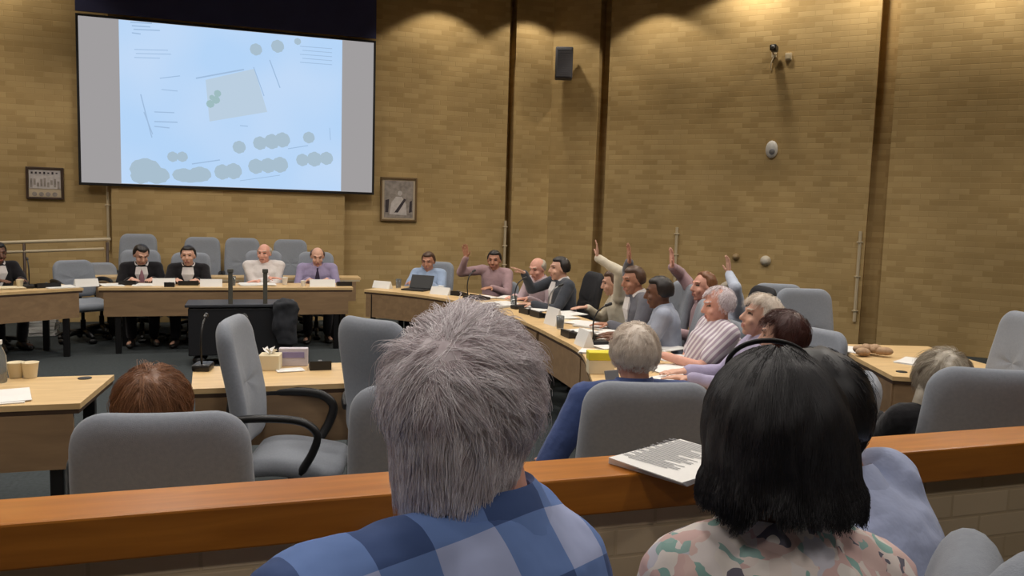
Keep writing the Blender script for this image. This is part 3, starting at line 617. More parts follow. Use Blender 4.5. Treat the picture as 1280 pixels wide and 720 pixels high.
# --- centre desk
q = person('person with dark hair in a black suit looking down at the centre desk', atY(178, 308, 10.42), R(188), WH, ('short', 'dark'), 'fair', lean=14, seat=.4, yaw=15, pitch=32, jacket=BLJ, tie=C('tie_pink', (150, 110, 120)))
seat_chair(q, 'grey', 'grey chair of the dark-haired person in a black suit', .12, 0, (1, 1, .95))
q = person('woman in black jacket and white top seated at the centre desk', atY(235, 308, 10.42), R(180), WH, ('short', 'dark'), 'fair', lean=10, seat=.4, pitch=6, yaw=-5, jacket=BLJ, extra_hair=lambda mb, Hm, Rh: mb.ell(Hm @ V((.03, -.09, .07)), (.04, .04, .04)))
seat_chair(q, 'grey', 'grey chair of the woman in black jacket', .12, 0, (1, 1, .93))
q = person('bald person in a white shirt at the middle of the centre desk', atY(330, 305, 10.42), R(180), WH, ('bald', 'fairgrey'), 'pink', lean=10, seat=.42, fat=1.25, yaw=-18, pitch=8, shw=.19, L='cross', Rr='cross')
seat_chair(q, 'grey', 'grey chair of the bald person in white shirt', .12, 0, (1, 1, .96))
q = person('bald person in lilac shirt and dark tie at the right of the centre desk', atY(397, 310, 10.42), R(178), LIL, ('bald', 'brown'), 'fair', lean=14, seat=.4, fat=1.15, pitch=22, shw=.19, tie=C('tie_dark', (50, 40, 60)))
seat_chair(q, 'grey', 'grey chair of the bald person in lilac shirt', .12, 0, (1, 1, .95))
q = person('person in dark jacket with white sleeve cut off by the left frame edge', atY(-3, 304, 10.3), R(215), WH, ('short', 'black'), 'brown', lean=10, seat=.42, jacket=BLJ)
seat_chair(q, 'low', 'low grey chair of the person at the left frame edge')
# --- right curved desk
q = person('person in light blue shirt seated alone near the portrait print', atf(535, 316, 10.25), R(150), LBL, ('short', 'brown'), 'tan', lean=6, seat=.4, pitch=14)
seat_chair(q, 'grey', 'grey chair of the person in light blue shirt near the portrait', .1, 0, (1, 1, .88))
q = person('dark-haired person in dusty pink shirt with one bent arm raised', atf(618, 314, 9.9), R(140), PNK, ('short', 'dark'), 'tan', lean=6, seat=.44, pitch=8, yaw=12, L='desk', Rr=up(w=(.30, .26, 1.13), h=(.1, .1, 1), e=(.8, 0, -.6), n=(0, 1, 0)), vox=.0065)
seat_chair(q, 'low', 'chair of the person in dusty pink shirt')
q = person('bald person with pink face leaning at the curved desk behind a dark jacket', atf(670, 323, 8.7), R(112), C('pale_pink', (186, 166, 172)), ('bald', 'fairgrey'), 'pink', lean=16, seat=.42, pitch=20, yaw=10)
seat_chair(q, 'low', 'chair of the bald person behind the dark grey jacket')
q = person('dark-haired person in dark grey jacket with arm held forward', atf(700, 322, 8.2), R(88), WH, ('short', 'dark'), 'fair', lean=6, seat=.44, pitch=4, jacket=DGJ, Rr=up(w=(.14, .42, 1.08), h=(-.2, .8, .4), n=(0, 0, -1)), fat=1.1, shw=.19)
seat_chair(q, 'black', 'black chair behind the person in dark grey jacket', .08)
q = person('brown-haired person in cream shirt with a straight arm raised', atf(764, 339, 7.75), R(70), CRM, ('short', 'brown'), 'fair', lean=16, seat=.42, pitch=14, L=up(w=(-.22, .34, 1.30), h=(-.1, .05, 1), e=(-.4, -.6, 0), n=(0, 1, 0)), vox=.0065)
seat_chair(q, 'low', 'chair of the person in cream shirt')
q = person('brown-haired person in mid grey jacket in profile with hand up', atf(791, 334, 6.85), R(82), WH, ('short', 'brown'), 'tan', lean=14, seat=.44, pitch=10, yaw=14, jacket=GRJ, Rr=up(w=(.16, .16, 1.30), h=(0, .05, 1), e=(.8, -.2, 0), n=(0, 1, 0)), shw=.19, fat=1.1, vox=.0065)
seat_chair(q, 'grey', 'grey chair showing behind the mid grey jacket', .06, 0, (1, 1, 1.0))
q = person('person with dark cropped hair in pale blue and grey top, seated in profile', atf(823, 347, 6.05), R(62), C('pale_blue_grey', (150, 156, 172)), ('short', 'dark'), 'brown', lean=8, seat=.42, pitch=10)
seat_chair(q, 'grey', 'tilted grey chair seen edge-on right of the dark cropped-hair person', .0, 0, (1, 1, .95))
q = person('person with reddish-brown hair in pink shirt raising a hand', atf(881, 341, 6.6), R(80), PNK, ('receding', 'auburn'), 'pink', lean=4, seat=.46, pitch=2, yaw=10, Rr=up(w=(.12, .30, 1.29), h=(-.1, .1, 1), e=(.5, -.4, -.2), n=(0, 1, 0)), vox=.0065)
seat_chair(q, 'low', 'chair of the person in pink shirt')
q = person('person mostly hidden behind the striped-shirt man, bluish sleeve raised', atf(911, 356, 7.15), R(80), C('bluish_white', (176, 184, 200)), ('short', 'fairgrey'), 'fair', lean=4, seat=.42, pitch=6, L=up(w=(-.08, .10, 1.22), h=(0, .1, 1), e=(-.7, .1, -.3), n=(0, 1, 0)), vox=.0065)
seat_chair(q, 'black', 'black chair behind the raised bluish sleeve', .05)
q = person('grey-haired man in striped white shirt resting an arm on the desk', atf(897, 361, 5.36), R(78), stripes('stripe_shirt', (166, 150, 164), (216, 210, 214), .03, 'DIAGONAL'), ('thin', 'grey'), 'pink', lean=-8, seat=.46, pitch=10, yaw=-2, sleeve='short', fat=1.38, shw=.215, L=up(w=(-.10, .34, .80), h=(.3, .9, 0)), Rr='lap')
seat_chair(q, 'low', 'chair of the man in striped white shirt', .06)
q = person('white-haired person in lilac top with dark straps leaning back', atf(957, 373, 4.62), R(66), C('soft_lilac', (164, 156, 184)), ('short', 'white'), 'fair', lean=-2, seat=.46, pitch=-8, yaw=10, hthick=.02)
t = PG['white-haired person in lilac top with dark straps leaning back']
seat_chair(q, 'low', 'chair of the white-haired person in lilac')
q = person('person with dark red-brown hair seen from behind near the desk end', atf(980, 393, 3.8), R(38), C('plum', (70, 52, 60)), ('short', 'red'), 'fair', lean=4, seat=.44, pitch=4, hthick=.018)
seat_chair(q, 'low', 'chair of the person with dark red-brown hair')
q = person('white-haired man in a denim blue shirt seen from behind at the desk end', atf(794, 408, 3.12), R(-8), C('denim_blue', (62, 78, 124)), ('short', 'white'), 'pink', lean=6, seat=.46, pitch=4, hthick=.010, fat=1.2, shw=.2, vox=.006, L=up(w=(-.27, .26, .70), h=(.2, .9, 0)), Rr='desk')
q = person('person with red-brown hair showing just above the left chair', atf(191, 469, 2.5), R(-4), C('dark_teal', (40, 48, 54)), ('short', 'auburn'), 'fair', lean=6, seat=.42, pitch=6, hthick=.024, long_hair=.12, vox=.006)
def pale_long(mb, Hm, Rh):
    mb.loft([(Hm @ p, Rh @ V((r, 0, 0)), Rh @ V((0, r*.7, 0))) for p, r in ((V((-.05, -.03, .0)), .06), (V((-.075, -.02, -.1)), .06), (V((-.085, -.02, -.18)), .05), (V((-.09, -.02, -.25)), .02))], 14)
q = person('person with long pale hair and dark top beside the right chair', atf(1180, 446, 3.45), R(-20), C('black_top', (28, 27, 30)), ('short', 'fairgrey'), 'fair', lean=4, seat=.42, pitch=6, hthick=.028, long_hair=.1, extra_hair=pale_long, vox=.006)
# --- gallery front row
def curves_hair(parent, m, paths, rad, name='hair_strands'):
    hc = bpy.data.hair_curves.new(name); n = len(paths[0]); hc.add_curves([n]*len(paths))
    hc.attributes['position'].data.foreach_set('vector', np.array(paths, dtype=np.float32).ravel())
    ra = hc.attributes.get('radius') or hc.attributes.new('radius', 'FLOAT', 'POINT'); t = np.linspace(1, .35, n); ra.data.foreach_set('value', np.tile(t*rad, len(paths)).astype(np.float32))
    hc.materials.append(m); o = bpy.data.objects.new(name, hc); COL.objects.link(o); o.parent = parent; return o
def short_strands(info, count, length, whorl, rad, mt, lift=.4, seed=3, style='short', nape=-.62, thick=.01, jit=.06, clumps=420, conv=.55):
    rnd = random.Random(seed); Hm = info['Hm']; paths = []; w = V(whorl).normalized(); per = max(1, count//clumps); guides = 0
    while guides < clumps:
        d = V((rnd.gauss(0, 1), rnd.gauss(0, 1), rnd.gauss(0, 1))).normalized(); m = hair_mask(d, style)
        if m < .5 and not (d.y < -.1 and nape < d.z < 0): continue
        guides += 1
        nrm_ = V((d.x/.083, d.y/.1, d.z/.1)).normalized(); p = V((d.x*.0815, d.y*.099-.012, d.z*.097+.018))+nrm_*thick*.6
        t = d-w; t = t-d*t.dot(d); t = t.normalized() if t.length > .02 else d.orthogonal().normalized(); dist = (d-w).length
        sw = d.cross(t); cl = MN.noise(d*4+V((seed, 3, 1)))*1.0+rnd.gauss(0, .22)
        t = t+sw*(cl+.45*max(0, 1-dist*1.3)); t = t+V((0, -.1, -1))*.9*ss(-d.z, -.35, .35)*(1-ss(d.y, .3, .6)); t = (t-d*t.dot(d)).normalized()
        cn = rnd.gauss(0, .22); ln = length*(.95+cn)*(.6+.4*ss(d.z, -.6, .3)); lf = lift*(.35+abs(rnd.gauss(0, .55)))*(.4+.6*ss(d.z, -.2, .5)); g = []
        for i in range(8):
            g.append(p); f = i/7; e = V((p.x/.083, (p.y+.012)/.1, (p.z-.018)/.098)); dn = V((e.x/.083, e.y/.1, e.z/.098)).normalized()
            tt = (t-dn*t.dot(dn)); tt = tt.normalized() if tt.length > .01 else t
            p = p+(tt+dn*lf*(1-1.1*f)).normalized()*ln/7
            e = V((p.x/.083, (p.y+.012)/.1, (p.z-.018)/.098)); l = e.length
            if l < 1.02 and p.z > -.05: p = V((e.x/l*1.02*.083, e.y/l*1.02*.1-.012, e.z/l*1.02*.098+.018))
        for _ in range(per):
            o1, o2, o3 = rnd.gauss(0, .0068), rnd.gauss(0, .0068), rnd.uniform(-.6, .5)*thick; lk = rnd.uniform(.75, 1.12); ax = V((0, 0, 0)); out = []
            for i in range(8):
                k = 1-conv*(i/7)**1.2; q = g[0]+(g[i]-g[0])*lk; ax = ax+V((rnd.gauss(0, jit), rnd.gauss(0, jit), rnd.gauss(0, jit)))*.006
                out.append(tuple(Hm @ (q+t*o1*k+sw.normalized()*o2*k+nrm_*o3*k+ax)))
            paths.append(out)
    return curves_hair(info['hair'], mt, paths, rad)
lb = 'grey-haired man in blue checked shirt seated in front of the rail'
person(lb, atf(590, 402, .97), R(28), plaid(), ('short', 'grey'), 'pink', lean=10, seat=.46, floor=GZ, yaw=-58, pitch=5, roll=3, side=.16, dropr=.05, L='lap', Rr='lap', fat=1.06, shw=.172, shx=-.075, drop=-.012, vox=.0055, hthick=.010)
def nape(info, count, mt, rad, seed, z0=-.1, z1=.02, ln=.055):
    rnd = random.Random(seed); paths = []
    for _ in range(count):
        a = R(rnd.uniform(-178, -2)); z = rnd.uniform(z0, z1); q = (z-z1)/(z0-z1); rx, ry = .083-.021*q*q, .102-.028*q; out = []; p = V((math.cos(a)*rx, math.sin(a)*ry-.014, z)); cl = MN.noise(V((a*4, z*20, seed)))*.7
        L_ = ln*(.6+.6*rnd.random())*(1 if z > z0*.7 else .7)
        dr = V((-math.cos(a)*.22+cl*.5*math.sin(a), -math.sin(a)*.12-cl*.4*math.cos(a), -1))
        for i in range(7): out.append(tuple(info['Hm'] @ p)); f = i/6; p = p+(dr+V((math.cos(a), math.sin(a), 0))*(.32-.42*f)+V((rnd.gauss(0, .05), rnd.gauss(0, .05), 0))).normalized()*L_/6
        paths.append(out)
    curves_hair(info['hair'], mt, paths, rad)
short_strands(PG[lb], 20000, .056, (-.1, -.72, .66), .00042, HAIR['grey'], .42, 5, nape=-.8, thick=.010, jit=.12, clumps=620)
nape(PG[lb], 7000, HAIR['grey'], .00042, 2, -.088)
lb = 'woman with long black hair in a floral blouse in front of the rail'
person(lb, atf(972, 451, 1.04), R(-12), floral(), ('short', 'black'), 'tan', lean=8, seat=.46, floor=GZ, yaw=-8, pitch=2, L='lap', Rr=up(w=(.07, .3, .66), h=(-.5, .8, -.2), e=(.1, -.3, -1), n=(0, 0, -1)), vox=.006, hthick=.002, fat=.92, shw=.12, drop=.015)
I = PG[lb]; rnd = random.Random(4); paths = []; ZT, ZL = .128, .192
def long_pt(a, f, e=0):
    """a around the head (0 = person's right, -90 = back), f 0 crown .. 1 tip"""
    z = ZT-ZL*f if f > .12 else ZT-ZL*.12*(f/.12)**1.7; w = math.sqrt(max(.0, 1-((z-.018)/.1105)**2)) if z > .018 else 1.0
    g = ss(f, .38, .85); rx = .089*w+.004*g-.006*ss(f, .85, 1); ry = .112*w-.038*g
    return V((math.cos(a)*(rx+e*w), math.sin(a)*(ry+e*w)-.014-.036*g, z+e*(1-w)))
hb = MB(); rg = []
for j in range(20):
    f = .02+.9*j/19; q0, q1, q2 = long_pt(0, f), long_pt(math.pi/2, f), long_pt(-math.pi/2, f); fr = ss(f, .3, .45); y1 = q1.y*(1-fr)+(-.01)*fr; c = V((0, (y1+q2.y)/2, q0.z))
    rg.append((I['Hm'] @ c, I['Rh'] @ V((abs(q0.x)*(.94-.2*fr), 0, 0)), I['Rh'] @ V((0, abs(y1-q2.y)/2*.93, 0))))
hb.loft(rg, 32); link('hair_fall', hb, HAIR['black'], I['hair'], True)
for _ in range(13000):
    a = R(rnd.uniform(-222, 42)); tip = .9+.14*rnd.random()+.16*MN.noise(V((math.cos(a)*5, math.sin(a)*4, 0))); out = []; f0 = rnd.random()**2*.25
    for i in range(12):
        f = f0+(tip-f0)*i/11; w = .004*MN.noise(V((math.cos(a)*6, math.sin(a)*6, f*5)))+.002*rnd.random(); cl = .05*MN.noise(V((a*4, f*2.5, 5)))*(.6+2*f)
        out.append(tuple(I['Hm'] @ long_pt(a+cl, f, w+.002+.016*ss(f, .75, 1)*rnd.random())))
    paths.append(out)
curves_hair(I['hair'], HAIR['black'], paths, .00055)
hd_ = MB(); pts = []
for i in range(19): th = math.pi*i/18; pts.append(I['Hm'] @ V((.004+math.cos(th)*.056*(1+.12*math.sin(th)), .04, .09+math.sin(th)*.042)))
hd_.tube(pts, .0028, 8, 0, 1.5); link('headband', hd_, BLACK, I['t'], True)['label'] = 'thin black band over the crown'
lb = 'man with black hair in pale blue shirt leaning forward beside the woman'
person(lb, atf(1018, 446, 1.43), R(14), C('pale_blue', (176, 186, 218)), ('short', 'black'), 'tan', lean=24, seat=.44, floor=GZ, yaw=-38, pitch=20, roll=0, side=.03, drop=-.04, L=up(w=(-.05, .3, .68), h=(.5, .8, -.2), e=(-.1, -.3, -1), n=(0, 0, -1)), Rr=up(w=(.06, .3, .66), h=(-.5, .8, -.2), e=(.12, -.2, -1)), shx=-.045, vox=.006, hthick=.014, shw=.145, fat=1.0)
short_strands(PG[lb], 6000, .045, (0, -.4, .9), .0005, HAIR['black'], .3, 11)
for lb, n, ln, mt, lf in (('white-haired man in a denim blue shirt seen from behind at the desk end', 5000, .028, 'white', .2), ('person with red-brown hair showing just above the left chair', 6000, .07, 'auburn', .3), ('person with long pale hair and dark top beside the right chair', 5000, .08, 'fairgrey', .3), ('white-haired person in lilac top with dark straps leaning back', 3000, .05, 'white', .4), ('person with dark red-brown hair seen from behind near the desk end', 3000, .05, 'red', .3), ('grey-haired man in striped white shirt resting an arm on the desk', 2500, .035, 'grey', .3)):
    short_strands(PG[lb], n, ln, (0, -.5, .85), .0007, HAIR[mt], lf, n % 17, thick={'auburn': .034, 'fairgrey': .036, 'red': .024}.get(mt, .018 if n != 3000 else .026))
# ------------------------------------------------------------------ desk items
def at_desk(px, py, z=DZ): p = atz(px, py, z); return V((p.x, p.y, z))
def name_card(px, py, rz, label, w=.24, h=.085):
    p = at_desk(px, py); mb = MB(); mb.prism([(-.045, 0), (.045, 0), (.002, h), (-.002, h)], -w/2, w/2, 0, M.Rotation(R(90), 4, 'Z') @ M.Rotation(R(90), 4, 'X'))
    tag(link('name_card', mb, WHITE, None, False, p, rz), label, 'name card', 'folded name cards on the desks')
def papers(px, py, rz, label, w=.21, h=.297, n=3, z=DZ, m=WHITE):
    p = at_desk(px, py, z); mb = MB(); rn = random.Random(px)
    for i in range(n): mb.box((rn.uniform(-.012, .012), rn.uniform(-.012, .012), .0015+i*.003), (w, h, .0028), 0, 0, M.Rotation(rn.uniform(-.12, .12), 4, 'Z'))
    tag(link('paper_sheets', mb, m, None, False, p, rz), label, 'papers', 'loose papers on the desks')
def mic(px, py, rz, label, m=BLACK):
    t = thing('gooseneck_microphone', label, 'microphone', at_desk(px, py), rz, 'desk microphones')
    link('base', MB().box((0, 0, .02), (.1, .14, .04), 0, .012), BLACK, t, 'auto'); link('neck', MB().tube(crom([(0, .03, .03), (0, .05, .15), (0, .02, .25), (0, -.05, .3)]), .006), m, t, True); link('head', MB().cap((0, -.05, .3), (0, -.085, .312), .012, .013), BLACK, t, True)
def cup(px, py, label, m=WHITE, r=.036, h=.09):
    p = at_desk(px, py); tag(link('paper_cup', MB().lathe([(r*.72, 0), (r*.75, .004), (r, h-.004), (r*1.06, h), (r*.94, h), (r*.7, .012)]), m, None, True, p), label, 'cup')
def tumbler(px, py, label):
    p = at_desk(px, py); tag(link('glass_tumbler', MB().lathe([(.028, 0), (.03, .003), (.034, .11), (.031, .11), (.027, .01)]), GLASS, None, True, p), label, 'glass')
def laptop(px, py, rz, label, m=BLACK):
    t = thing('laptop', label, 'laptop', at_desk(px, py), rz)
    link('keyboard_base', MB().box((0, 0, .01), (.3, .2, .018), 0, .005), m, t); link('lid', MB().box((0, 0, .09), (.3, .012, .17), 0, .004, M.Translation((0, -.1, .012)) @ M.Rotation(R(25), 4, 'X')), m, t)
def console(px, py, rz, label, s=1.0):
    t = thing('conference_unit', label, 'conference unit', at_desk(px, py), rz, 'black conference units on the desks')
    link('case', MB().prism([(-.07*s, 0), (.07*s, 0), (.07*s, .025), (-.07*s, .055)], -.09*s, .09*s, 0, M.Rotation(R(90), 4, 'Z') @ M.Rotation(R(90), 4, 'X')), BLACK, t); link('button', MB().lathe([(.012, .0), (.012, .01), (.004, .012)], (0, 0, .042)), GREYP, t, True)
name_card(205, 357, 0, 'white name card before the dark-haired person in black suit'); name_card(264, 358, 0, 'white name card before the woman in black jacket'); name_card(403, 358, 0, 'white name card before the bald person in lilac', .3)
console(212, 358.5, 0, 'small black unit in front of the name card at the centre desk left', .6); console(160, 356, 0, 'black conference unit at the elbow of the black-suited person'); papers(178, 356.5, .1, 'white papers in front of the person in black suit'); papers(140, 356.5, .3, 'papers on the left end of the centre desk')
console(236, 356, 0, 'black conference unit in front of the woman in black jacket', 1.2); papers(322, 356, .1, 'white sheets under the arms of the bald person in white', .4, .3, 5); cup(356, 356, 'white cup right of the bald person in white shirt'); cup(379, 358, 'small white cup left of the lilac shirt name card', r=.03, h=.07); tumbler(291, 357, 'clear glass on the centre desk by the trolley post'); console(430, 357, 0, 'black conference unit at the right end of the centre desk')
# left desk
console(58, 359, R(30), 'rounded black unit on the angled left desk', 1.3); papers(76, 359, .5, 'white papers spread on the angled left desk', .3, .3); name_card(108, 358, R(28), 'white name card on the right end of the angled left desk'); cup(25, 360, 'cream cup on the angled left desk', CREAM); mic(36, 360, R(200), 'gooseneck microphone on the angled left desk'); papers(6, 361, .3, 'cream papers at the left frame edge on the angled desk', .35, .25, 6, m=CREAM)
# right curved desk
name_card(478, 360, R(-42), 'white name card at the far end of the curved desk'); tumbler(498, 360, 'clear glass beside the far name card on the curved desk'); laptop(520, 363, R(140), 'dark laptop before the person in light blue shirt'); papers(532, 358, .4, 'open booklet before the person in light blue shirt', .4, .28); name_card(551, 368, R(-50), 'white name card before the person in dusty pink shirt', .26)
console(572, 369, R(-50), 'black conference unit right of the dusty pink shirt name card'); mic(587, 374, R(130), 'gooseneck microphone before the person in dusty pink shirt'); console(600, 374, R(-60), 'black conference unit near the grey-haired head on curved desk'); papers(625, 382, .5, 'large white paper pile on the bend of the curved desk', .42, .32, 8); papers(640, 373, .9, 'white papers near the bald leaning person', .3, .3, 5)
mic(648, 386, R(110), 'gooseneck microphone before the bald leaning person'); console(662, 392, R(-80), 'black conference unit before the bald leaning person'); console(676, 396, R(-80), 'black conference unit before the dark grey jacket'); mic(691, 398, R(95), 'silver gooseneck microphone before the dark grey jacket', STEEL); name_card(692, 406, R(-84), 'tall white name card before the dark grey jacket', .22, .15)
papers(712, 392, .3, 'sheets before the person in dark grey jacket'); papers(714, 403, 1.2, 'beige papers on the curved desk before cream shirt', m=CREAM); console(716, 421, R(-90), 'black conference unit on the inner edge of the curved desk'); papers(728, 416, .2, 'crumpled white papers on the curved desk inner edge', .2, .2, 6); console(738, 423, R(-95), 'black conference unit between two white paper piles'); papers(745, 408, .7, 'white papers before the cream-shirted person', .3, .3, 6)
papers(755, 420, .4, 'white papers before the mid grey jacket', .4, .3, 5); name_card(730, 432, R(-92), 'grey-white name card at the near inner edge of the curved desk', .2, .12); mic(748, 432, R(90), 'gooseneck microphone before the mid grey jacket'); papers(758, 434, .1, 'pale papers behind the yellow box', .2, .25, 5)
yb = thing('card_box', 'yellow and white card box on the near end of the curved desk', 'box', at_desk(750, 466), R(-14)); link('box_body', MB().box((0, 0, .05), (.16, .1, .1), 0, .004), CREAM, yb); link('lid', MB().box((0, 0, .11), (.165, .105, .05), 0, .004), YELLOW, yb)
ph = thing('desk_phone', 'dark desk phone at the left of the white-haired man', 'phone', at_desk(758, 494), R(10)); link('phone_base', MB().box((0, 0, .02), (.12, .16, .04), 0, .01), BLACK, ph); link('display', MB().box((.07, .02, .07), (.09, .01, .13), 0, .003, M.Rotation(R(-20), 4, 'X')), GREYP, ph)
papers(838, 462, .2, 'white sheets right of the white-haired head on the desk', .3, .25, 3); papers(842, 448, -.1, 'papers further along the desk past the white-haired head', .25, .2, 3); papers(852, 477, .5, 'large white sheets at the right corner of the near desk end', .34, .28, 5)
papers(830, 435, .3, 'white papers before the striped-shirt man', .22, .28, 4)
for px_, py_, rz_, w_, lb_ in ((607, 372, .3, .2, 'single white sheet before the person in dusty pink shirt'), (655, 382, .8, .2, 'white sheet lying between the two black units on the curved desk bend'), (672, 387, .5, .24, 'white sheets behind the black units near the bald leaning person'), (702, 397, .2, .22, 'white sheet right of the tall name card on the curved desk'), (733, 405, .6, .24, 'white sheets at the outer edge before the cream shirt'), (768, 413, .3, .24, 'white sheets at the outer edge before the mid grey jacket'), (745, 441, .9, .16, 'small white sheet at the inner edge behind the yellow box')):
    papers(px_, py_, rz_, lb_, w_, w_*1.3, 4)
tumbler(700, 411, 'clear glass right of the tall name card on the curved desk'); cup(735, 428, 'white paper cup among the papers behind the yellow box'); tumbler(642, 383, 'clear glass on the bend of the curved desk')
# front desks
for xx, lb in ((20, 'left cream paper cup of the pair on the left front desk'), (38, 'right cream paper cup of the pair on the left front desk')): cup(xx, 472, lb, CREAM, .042, .085)
def grommet(px, py, lb): tag(link('cable_grommet', MB().lathe([(.035, 0), (.035, .004), (.025, .006)]), BLACK, None, True, at_desk(px, py)), lb, 'cable grommet')
grommet(106, 473, 'black round cable grommet on the left front desk'); grommet(1127, 465, 'black cable grommet on the side desk at right')
papers(4, 497, .2, 'white papers on the left front desk at the frame edge')
bt = thing('water_bottle', 'clear water bottle on the left front desk at the frame edge', 'bottle', at_desk(0, 478)); link('bottle_body', MB().lathe([(.03, 0), (.034, .01), (.034, .14), (.014, .19), (.014, .205)]), GLASS, bt, True); link('cap', MB().lathe([(.016, .205), (.016, .225)]), WHITE, bt)
tb = thing('tissue_box', 'cream tissue box on the centre front desk', 'tissue box', at_desk(338, 461), R(-10)); link('carton', MB().box((0, 0, .045), (.12, .12, .09), 0, .004), CREAM, tb)
cr = MB()
for i in range(6): a = i*1.05; cr.add([(0, 0, .088), (.045*math.cos(a), .045*math.sin(a), .13), (.045*math.cos(a+.8), .045*math.sin(a+.8), .115), (.01*math.cos(a+.4), .01*math.sin(a+.4), .09)], [(0, 1, 2), (0, 2, 3), (1, 3, 2), (0, 3, 1)])
link('tissue', cr, WHITE, tb)
nb = thing('leaflet_holder', 'white and purple leaflet holder beside the tissue box', 'leaflet holder', at_desk(367, 457), R(-8)); link('holder_body', MB().box((0, 0, .055), (.17, .05, .11), 0, .004), mat('holder_white', (200, 192, 200), .6), nb)
pr = MB().box((0, -.027, .07), (.13, .004, .035), 0)
link('printed_band', pr, PURPLE, nb)
papers(362, 463, .1, 'white slip of paper in front of the leaflet holder', .15, .1, 2)
console(400, 461, 0, 'black phone dock at the right of the leaflet holder', .7)
mic(254, 462, R(170), 'gooseneck microphone at the left corner of the centre front desk'); mic(312, 462, R(200), 'gooseneck microphone left of the tissue box on the centre front desk')
# side desk
papers(1066, 438, .3, 'white papers at the far end of the side desk', .25, .2); papers(1145, 453, .5, 'white paper at the right of the side desk near pale hair', .3, .2)
cb_ = MB()
for i in range(9): cb_.ell((random.uniform(-.09, .09), random.uniform(-.07, .07), .03+random.uniform(0, .03)), (.05, .04, .03), 0, M.Rotation(random.random()*3, 3, 'Z'), 8)
tag(link('crumpled_bag', cb_, mat('paper_bag', (170, 140, 110), .8, .15, 30), None, True, at_desk(1088, 445), 0), 'crumpled brown paper bag on the side desk', 'paper bag')
# papers lying on the rail
p = atz(842, 580, 1.062); mb = MB()
for i in range(6): mb.box((0, 0, .002+i*.003), (.24, .30, .0028), 0, 0, M.Rotation(-.02*i, 4, 'Z') @ M.Translation((.004*i, -.003*i, 0)))
for i in range(24): mb.box((-.02 if i % 6 else -.05, .125-i*.0105, .0205), (.17-.05*(i % 3 == 2) if i % 6 else .1, .003, .0006), 1)
o = link('meeting_agenda', mb, [WHITE, mat('print_ink', (150, 150, 154), .8)], None, False, (p.x+.02, 1.845, 1.061), R(-62)); tag(o, 'stapled sheaf of white agenda papers lying on the wooden rail', 'papers')
# equipment trolley before the centre desk
eq = thing('equipment_trolley', 'black equipment trolley with two upright posts before the centre desk', 'equipment trolley', (-.12, 9.05, 0))
e0, e1 = atz(238, 428, 0), atz(365, 428, 0)
wt = 1.05
link('cabinet', MB().box((0, 0, .36), (wt, .44, .5), 0, .01), mat('trolley_black', (24, 25, 30), .5), eq)
link('top_shelf', MB().box((0, 0, .635), (wt+.06, .48, .03), 0, .006), mat('trolley_top', (52, 54, 60), .4), eq)
for xx in (-.11, .24): link('post', MB().box((xx, -.16, .80), (.045, .045, .36), 0, .006).box((xx, -.16, 1.0), (.06, .06, .04), 0, .006), mat('post_grey', (84, 82, 74), .5), eq)
link('lens', MB().lathe([(.05, 0), (.05, .02), (.03, .03)], T=M.Translation((-.13, -.22, .42)) @ M.Rotation(R(90), 4, 'X')), GREYP, eq, True)
for sx in (-1, 1):
    for sy in (-1, 1): link('castor', MB().cap((sx*.42-.02, sy*.15, .05), (sx*.42+.02, sy*.15, .05), .05, .05), BLACK, eq, True)
jk = MB(); jk.loft([((.02, 0, .22), (.10, 0, 0), (0, .035, 0)), ((0, -.0, .4), (.13, 0, 0), (0, .05, 0)), ((.01, 0, .6), (.14, 0, 0), (0, .06, 0)), ((0, .02, .67), (.12, 0, 0), (0, .09, 0)), ((0, .06, .70), (.08, 0, 0), (0, .06, 0))], 20)
jm = remesh(jk, .015, 2); wrinkle(jm, .02, 9, 3); o = link('draped_coat', jm, mat('coat_cloth', (40, 42, 48), .9, .3, 12), None, True, (.32, 8.78, 0), R(4)); tag(o, 'dark grey coat draped over the front of the equipment trolley', 'coat')
pb = MB()
for i in range(5): pb.box((0, 0, .02+i*.042), (.3, .22, .036), 0, .003, M.Rotation(.1*math.sin(i*2), 4, 'Z'))
p = atz(55, 409, .1); tag(link('paper_stack', pb, WHITE, None, False, (p.x, p.y, 0)), 'stack of white papers on the floor under the angled left desk', 'papers')
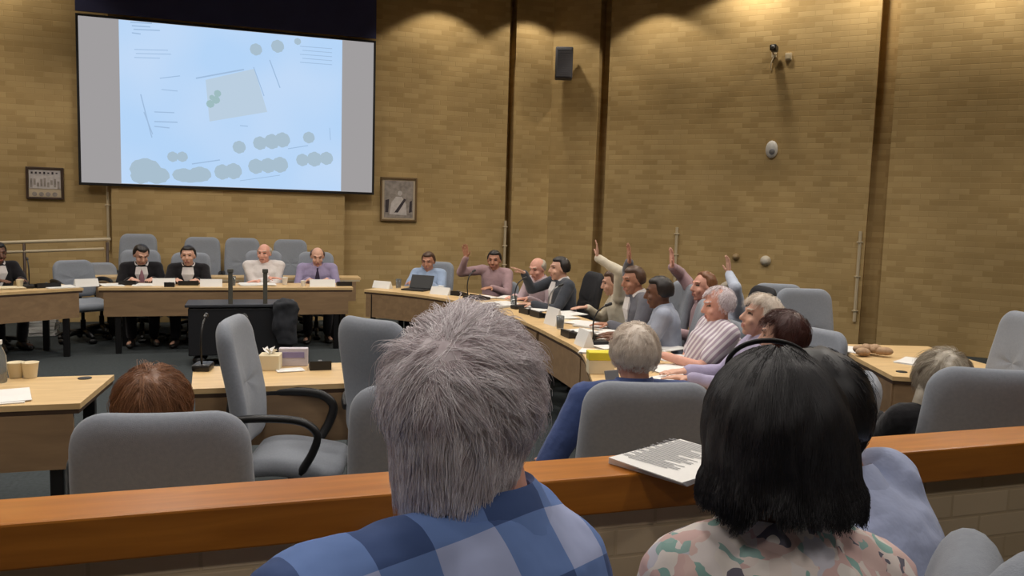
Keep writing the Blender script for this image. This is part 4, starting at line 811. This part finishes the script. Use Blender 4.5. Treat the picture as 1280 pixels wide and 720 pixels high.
# ------------------------------------------------------------------ lights
def spot(loc, tgt, w, ang, blend=.15, col=(1, .9, .74), size=.06):
    l = bpy.data.lights.new('unseen_ceiling_spot', 'SPOT'); l.energy = w; l.spot_size = R(ang); l.spot_blend = blend; l.color = col; l.shadow_soft_size = size
    o = bpy.data.objects.new('unseen_ceiling_spot', l); COL.objects.link(o); o.location = loc; o.rotation_euler = (V(tgt)-V(loc)).to_track_quat('-Z', 'Y').to_euler()
def area(loc, sx, sy, w, col=(1, .93, .82)):
    l = bpy.data.lights.new('ceiling_lamp', 'AREA'); l.shape = 'RECTANGLE'; l.size = sx; l.size_y = sy; l.energy = w; l.color = col; o = bpy.data.objects.new('ceiling_lamp', l); COL.objects.link(o); o.location = loc
WW = 66  # wall washer strength
for x, dd, an in ((-5.0, .55, 128), (-3.3, .55, 128), (2.7, .62, 106), (4.12, .6, 104)): spot((x, FY-dd, CZ-.03), (x, FY-dd, 0), WW, an, .25)
for s, dd, an in ((1.75, .62, 108), (3.2, .45, 140), (4.6, .42, 145), (6.1, .42, 145), (7.6, .42, 145)): p = V((CX, FY, 0))+DG*s+nrm*dd; spot((p.x, p.y, CZ-.03), (p.x, p.y, 0), WW, an, .25)
for x in (-3.6, -.8, 2.0):  # general ceiling downlights over the council floor, out of view
    for y in (4.6, 7.2, 9.6): spot((x, y, CZ-.05), (x, y, 0), 205, 138, .4, (1, .93, .84), .3)
for x, y in ((4.6, 4.4), (4.4, 7.0), (7.0, 4.4)): spot((x, y, CZ-.05), (x, y, 0), 240, 140, .4, (1, .93, .84), .3)
for x in (-2.6, .3, 3.2):  # unseen spots over gallery and rail, added to brighten the foreground
    for y, w in ((2.6, 190), (-1.2, 150)): spot((x, y, CZ-.05), (x, y, 0), w, 125, .35, (1, .94, .88), .3)
wd = bpy.data.worlds.new('world'); sc.world = wd; wd.use_nodes = True; wd.node_tree.nodes['Background'].inputs[0].default_value = (.02, .019, .018, 1)
# ------------------------------------------------------------------ camera
cam = bpy.data.cameras.new('camera'); cam.sensor_width = 36; cam.lens = FP/1280*36; cam.clip_start = .05; co = bpy.data.objects.new('camera', cam); COL.objects.link(co); sc.camera = co
fw = V((math.sin(PH)*math.cos(AL), math.cos(PH)*math.cos(AL), -math.sin(AL))); rt = V((math.cos(PH), -math.sin(PH), 0)); u_ = rt.cross(fw)
rt2 = rt*math.cos(RO)-u_*(-math.sin(RO))*1.0; 
# image content is turned clockwise by RO, so the camera is rolled anticlockwise
rt2 = rt*math.cos(RO)+u_*math.sin(RO); up2 = rt2.cross(fw); up2.normalize()
mw = M((rt2, up2, -fw)).transposed().to_4x4(); mw.translation = EYE; co.matrix_world = mw
sc.view_settings.view_transform = 'Standard'; sc.view_settings.look = 'None'; sc.view_settings.exposure = 0; sc.view_settings.gamma = 1; sc.view_settings.use_curve_mapping = False
sc.cycles.use_denoising = True; sc.cycles.max_bounces = 6
